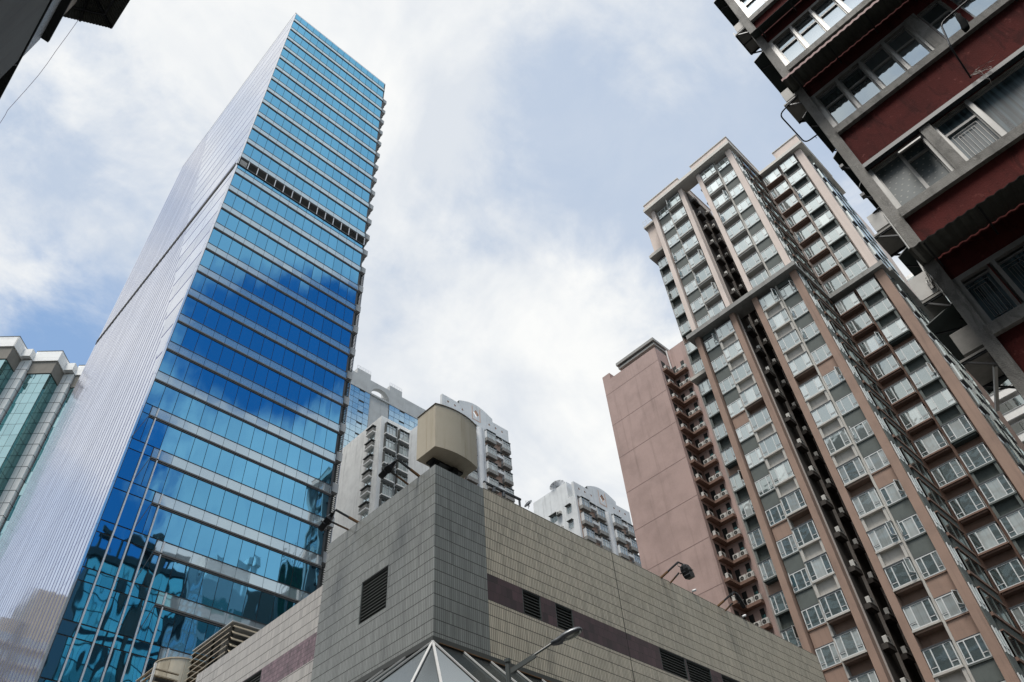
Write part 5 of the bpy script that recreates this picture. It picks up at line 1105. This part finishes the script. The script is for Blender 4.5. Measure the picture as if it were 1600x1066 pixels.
# ================================================================== dark building overhead, top left
lb = thing('overhanging_building', 'dark building with overhanging slabs and mosaic strip seen from below, top left corner', 'building', (-8, 5, 0))
MB().box(-14, -3.02, -20, 15.4, 0, 23.9, 'conc_d').box(-14, -3.0, -20, 15.4, 24.1, 25.46, 'mosaic').box(-14, -3.2, -20, 14.36, 25.6, 32, 'conc_d').build('wall', lb)
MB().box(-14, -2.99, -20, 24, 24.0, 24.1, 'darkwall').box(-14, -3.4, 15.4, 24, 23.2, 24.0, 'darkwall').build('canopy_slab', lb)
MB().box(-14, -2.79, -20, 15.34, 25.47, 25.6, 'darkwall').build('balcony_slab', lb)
MB().box(-3.2, -2.80, -20, 14.36, 25.6, 26.7, 'fascia').build('balcony_front', lb)
MB().tube([(-3.6, 16.3, 23.93), (-4.2, 16.6, 23.93)], .05, 'steel').tube([(-3.02, 15.6, 23.95), (-3.6, 16.3, 23.95)], .012, 'steel', n=5).build('soffit_pipe', lb)  # short steel pipe and thin lead under the slab, gives no light
# hipped corrugated canopy
E_, O_, F_, Rg, Rf = Vector((-2.95, 15.17, 26.95)), Vector((-1.67, 14.54, 27.0)), Vector((-1.5, 6, 27.0)), Vector((-2.75, 14.15, 27.75)), Vector((-2.75, 6, 27.75))
mb = MB()
def corr(a, b_, c, d, n, mb):
    vs, fs = [], []
    for i in range(n+1):
        q = i/n; dz = Vector((0, 0, .022*math.sin(i*math.pi*.66)))
        vs += [a.lerp(b_, q)+dz, d.lerp(c, q)+dz]
    for i in range(n): fs.append((2*i, 2*i+1, 2*i+3, 2*i+2))
    mb.mesh(vs, fs, 'sheet_l')
corr(E_, O_, Rg, Rg+Vector((-.4, .3, 0)), 48, mb); corr(O_, F_, Rf, Rg, 260, mb); mb.build('corrugated_canopy', lb)
mb = MB(); dn = Vector((0, 0, -.05)); mb.bar(O_.lerp(Rg, .02)+dn, Rg+dn, .05, .06, 'metal'); mb.bar(E_.lerp(Rg, .35)+dn, O_.lerp(Rg, .35)+dn, .05, .06, 'metal'); mb.bar(O_.lerp(Rg, .35)+dn, F_.lerp(Rf, .35)+dn, .05, .06, 'metal'); mb.bar(E_.lerp(O_, .35)+dn, Rg+dn, .05, .05, 'metal'); mb.build('canopy_frame', lb)
mb = MB(); P0 = Vector((-2.55, 14.9, 26.95)); P1 = Vector((-1.75, 19.5, 17.0)); pts = []; random.seed(3)
mb.tube([P0, Vector((-2.56, 15.39, 26.44)), Vector((-2.575, 15.79, 26.03)), Vector((-2.60, 16.29, 25.95)), Vector((-2.64, 16.79, 25.80)), Vector((-2.72, 17.39, 25.55)), Vector((-2.81, 17.98, 25.0)), Vector((-2.80, 18.19, 24.97)), Vector((-2.82, 18.59, 24.95)), Vector((-2.97, 19.78, 24.45)), Vector((-3.0, 22.0, 24.12))], .0065, 'pvc', n=6)
g = mb.build('hanging_cable', None, loc=tuple(P0)); g['label'] = 'thin mauve cable dangling from the corrugated canopy at top left'; g['category'] = 'cable'

# ================================================================== buildings across the street, behind the camera: they show only as reflections in the blue tower
tb = thing('teal_tower', 'teal glass tower with a rooftop frame, mirrored at the foot of the blue tower', 'office tower', (46, -55, 0))
MB().box(37.0, 55.2, -75, -40.2, 0, 88.5, 'mullion').build('core', tb)
mb = MB()
for k in range(26):
    zt = 88.2-3.4*k
    for (a, e) in ((37.2, 43.4), (44.4, 47.4), (49.0, 54.8)):
        n = max(2, int((e-a)/1.5))
        for i in range(n): 
            t = random.gauss(0, .006); mb.poly([(a+(e-a)*i/n+.05, -40.05+t, zt-3.2), (a+(e-a)*(i+1)/n-.05, -40.05-t, zt-3.2), (a+(e-a)*(i+1)/n-.05, -40.05-t, zt-(.9 if k % 5 == 4 else .1)), (a+(e-a)*i/n+.05, -40.05+t, zt-(.9 if k % 5 == 4 else .1))], 'teal_r')
mb_t = mb
M['teal_r'] = curtain_glass('bright_teal_glass', tint=(0.45, 0.95, 0.95), refl=0.62, wave=0.3, wscale=0.4, base=(0.05, 0.4, 0.45), var=0.7)
mb_t.build('pane', tb)
MB().box(47.5, 48.9, -40.2, -39.2, 0, 99, 'tint_brown').box(43.5, 44.3, -40.2, -39.7, 0, 89.5, 'conc_d').box(36.6, 37.2, -40.4, -39.6, 0, 89.5, 'conc_d').box(54.9, 55.6, -40.4, -39.6, 0, 89.5, 'conc_d').build('pier', tb)
mb = MB(); mb.box(36.4, 55.8, -41, -39.4, 88.5, 90.2, 'conc_d'); mb.box(36.4, 55.8, -41, -39.6, 93.6, 95.0, 'conc_d')
for x in (37, 40.5, 44.0, 51.5, 55.0): mb.box(x, x+.7, -41, -39.8, 90.2, 93.6, 'conc_d')
mb.box(45, 50, -46, -41, 90, 96.5, 'tint_brown'); mb.build('roof_frame', tb)
wb = thing('white_office_block', 'white and grey office block mirrored in the lower blue tower, right of the teal reflection', 'office building', (65, -50, 0))
MB().box(56.4, 71.5, -70, -40.0, 0, 92, 'white').box(60.5, 71.0, -66, -42, 92, 99.5, 'greyres').box(69.5, 71.3, -55, -41, 99.5, 102, 'greyres').build('wall', wb)
mb = MB()
for k in range(16):
    z = 88-4.6*k
    for (a, e) in ((61.5, 65.8), (66.6, 67.2), (67.9, 71.0)): mb.box(a, e, -40.0, -39.94, z-3.0, z, 'teal_d')
for k in range(30):
    z = 90-3*k
    for i in range(4): mb.mesh([(56.6+i*1.1, -39.94, z-2.6), (57.3+i*1.1, -39.94, z-2.6), (57.6+i*1.1, -39.94, z), (56.9+i*1.1, -39.94, z)], [(0,1,2,3)], 'glass_far')
mb.build('window', wb)
gb_ = thing('netted_building', 'dark block half wrapped in green netting, mirrored at the right foot of the blue tower', 'building', (82, -50, 0))
MB().box(72.6, 77.4, -62, -42, 0, 94, 'tint_brown').box(80.5, 90, -60, -42, 0, 97, 'conc_d').build('wall', gb_); MB().box(80.3, 85.5, -41.9, -41.6, 20, 103, 'net').box(87.5, 88.2, -41.9, -41.2, 10, 118, 'metal').build('netting', gb_)
mb = MB()
for i in range(9): mb.bar((78.2+i*.7, -41.5, 84), (78.5+i*.7, -41.4, 106+3*math.sin(i*2.0)), .12, .12, 'metal')
mb.build('scaffold_pole', gb_)
be = thing('beige_apartment_block', 'beige apartment block mirrored at the bottom of the silver side of the blue tower', 'apartment block', (-5, 158, 0))
MB().box(-14, 0.5, 152, 166, 0, 72, 'louvre_b').box(-14, -3.5, 152.5, 164, 72, 79, 'louvre_b').build('wall', be); mb = MB()
for k in range(22):
    for i in range(9):
        a = -13.4+i*1.55; z = 68-3*k
        if i == 6: continue
        mb.box(a, a+1.0, 151.9, 152.1, z, z+1.5, 'glass_d'); mb.box(a-.1, a+1.1, 151.4, 152, z-.5, z-.1, 'fascia')
mb.box(-4.2, -2.9, 151.7, 152.05, 0, 72, 'conc_d'); mb.build('window', be)
ob = thing('opposite_block', 'tall brown apartment slab across the street, mirrored dark in the lower bay windows', 'apartment block', (-95, 60, 0))
MB().box(-110, -80, 12, 110, 0, 132, 'conc').box(-106, -84, 30, 60, 132, 138, 'conc').build('wall', ob)
for k in range(32):
    mb = MB(); mb.box(-80.1, -79.9, 13, 109, 126-3.5*k, 127.9-3.5*k, 'glass_d'); mb.build('window_band', ob)

# ------------------------------------------------------------------ tidy: drop builder bookkeeping
for o in bpy.data.objects:
    if '_base' in o.keys(): del o['_base']
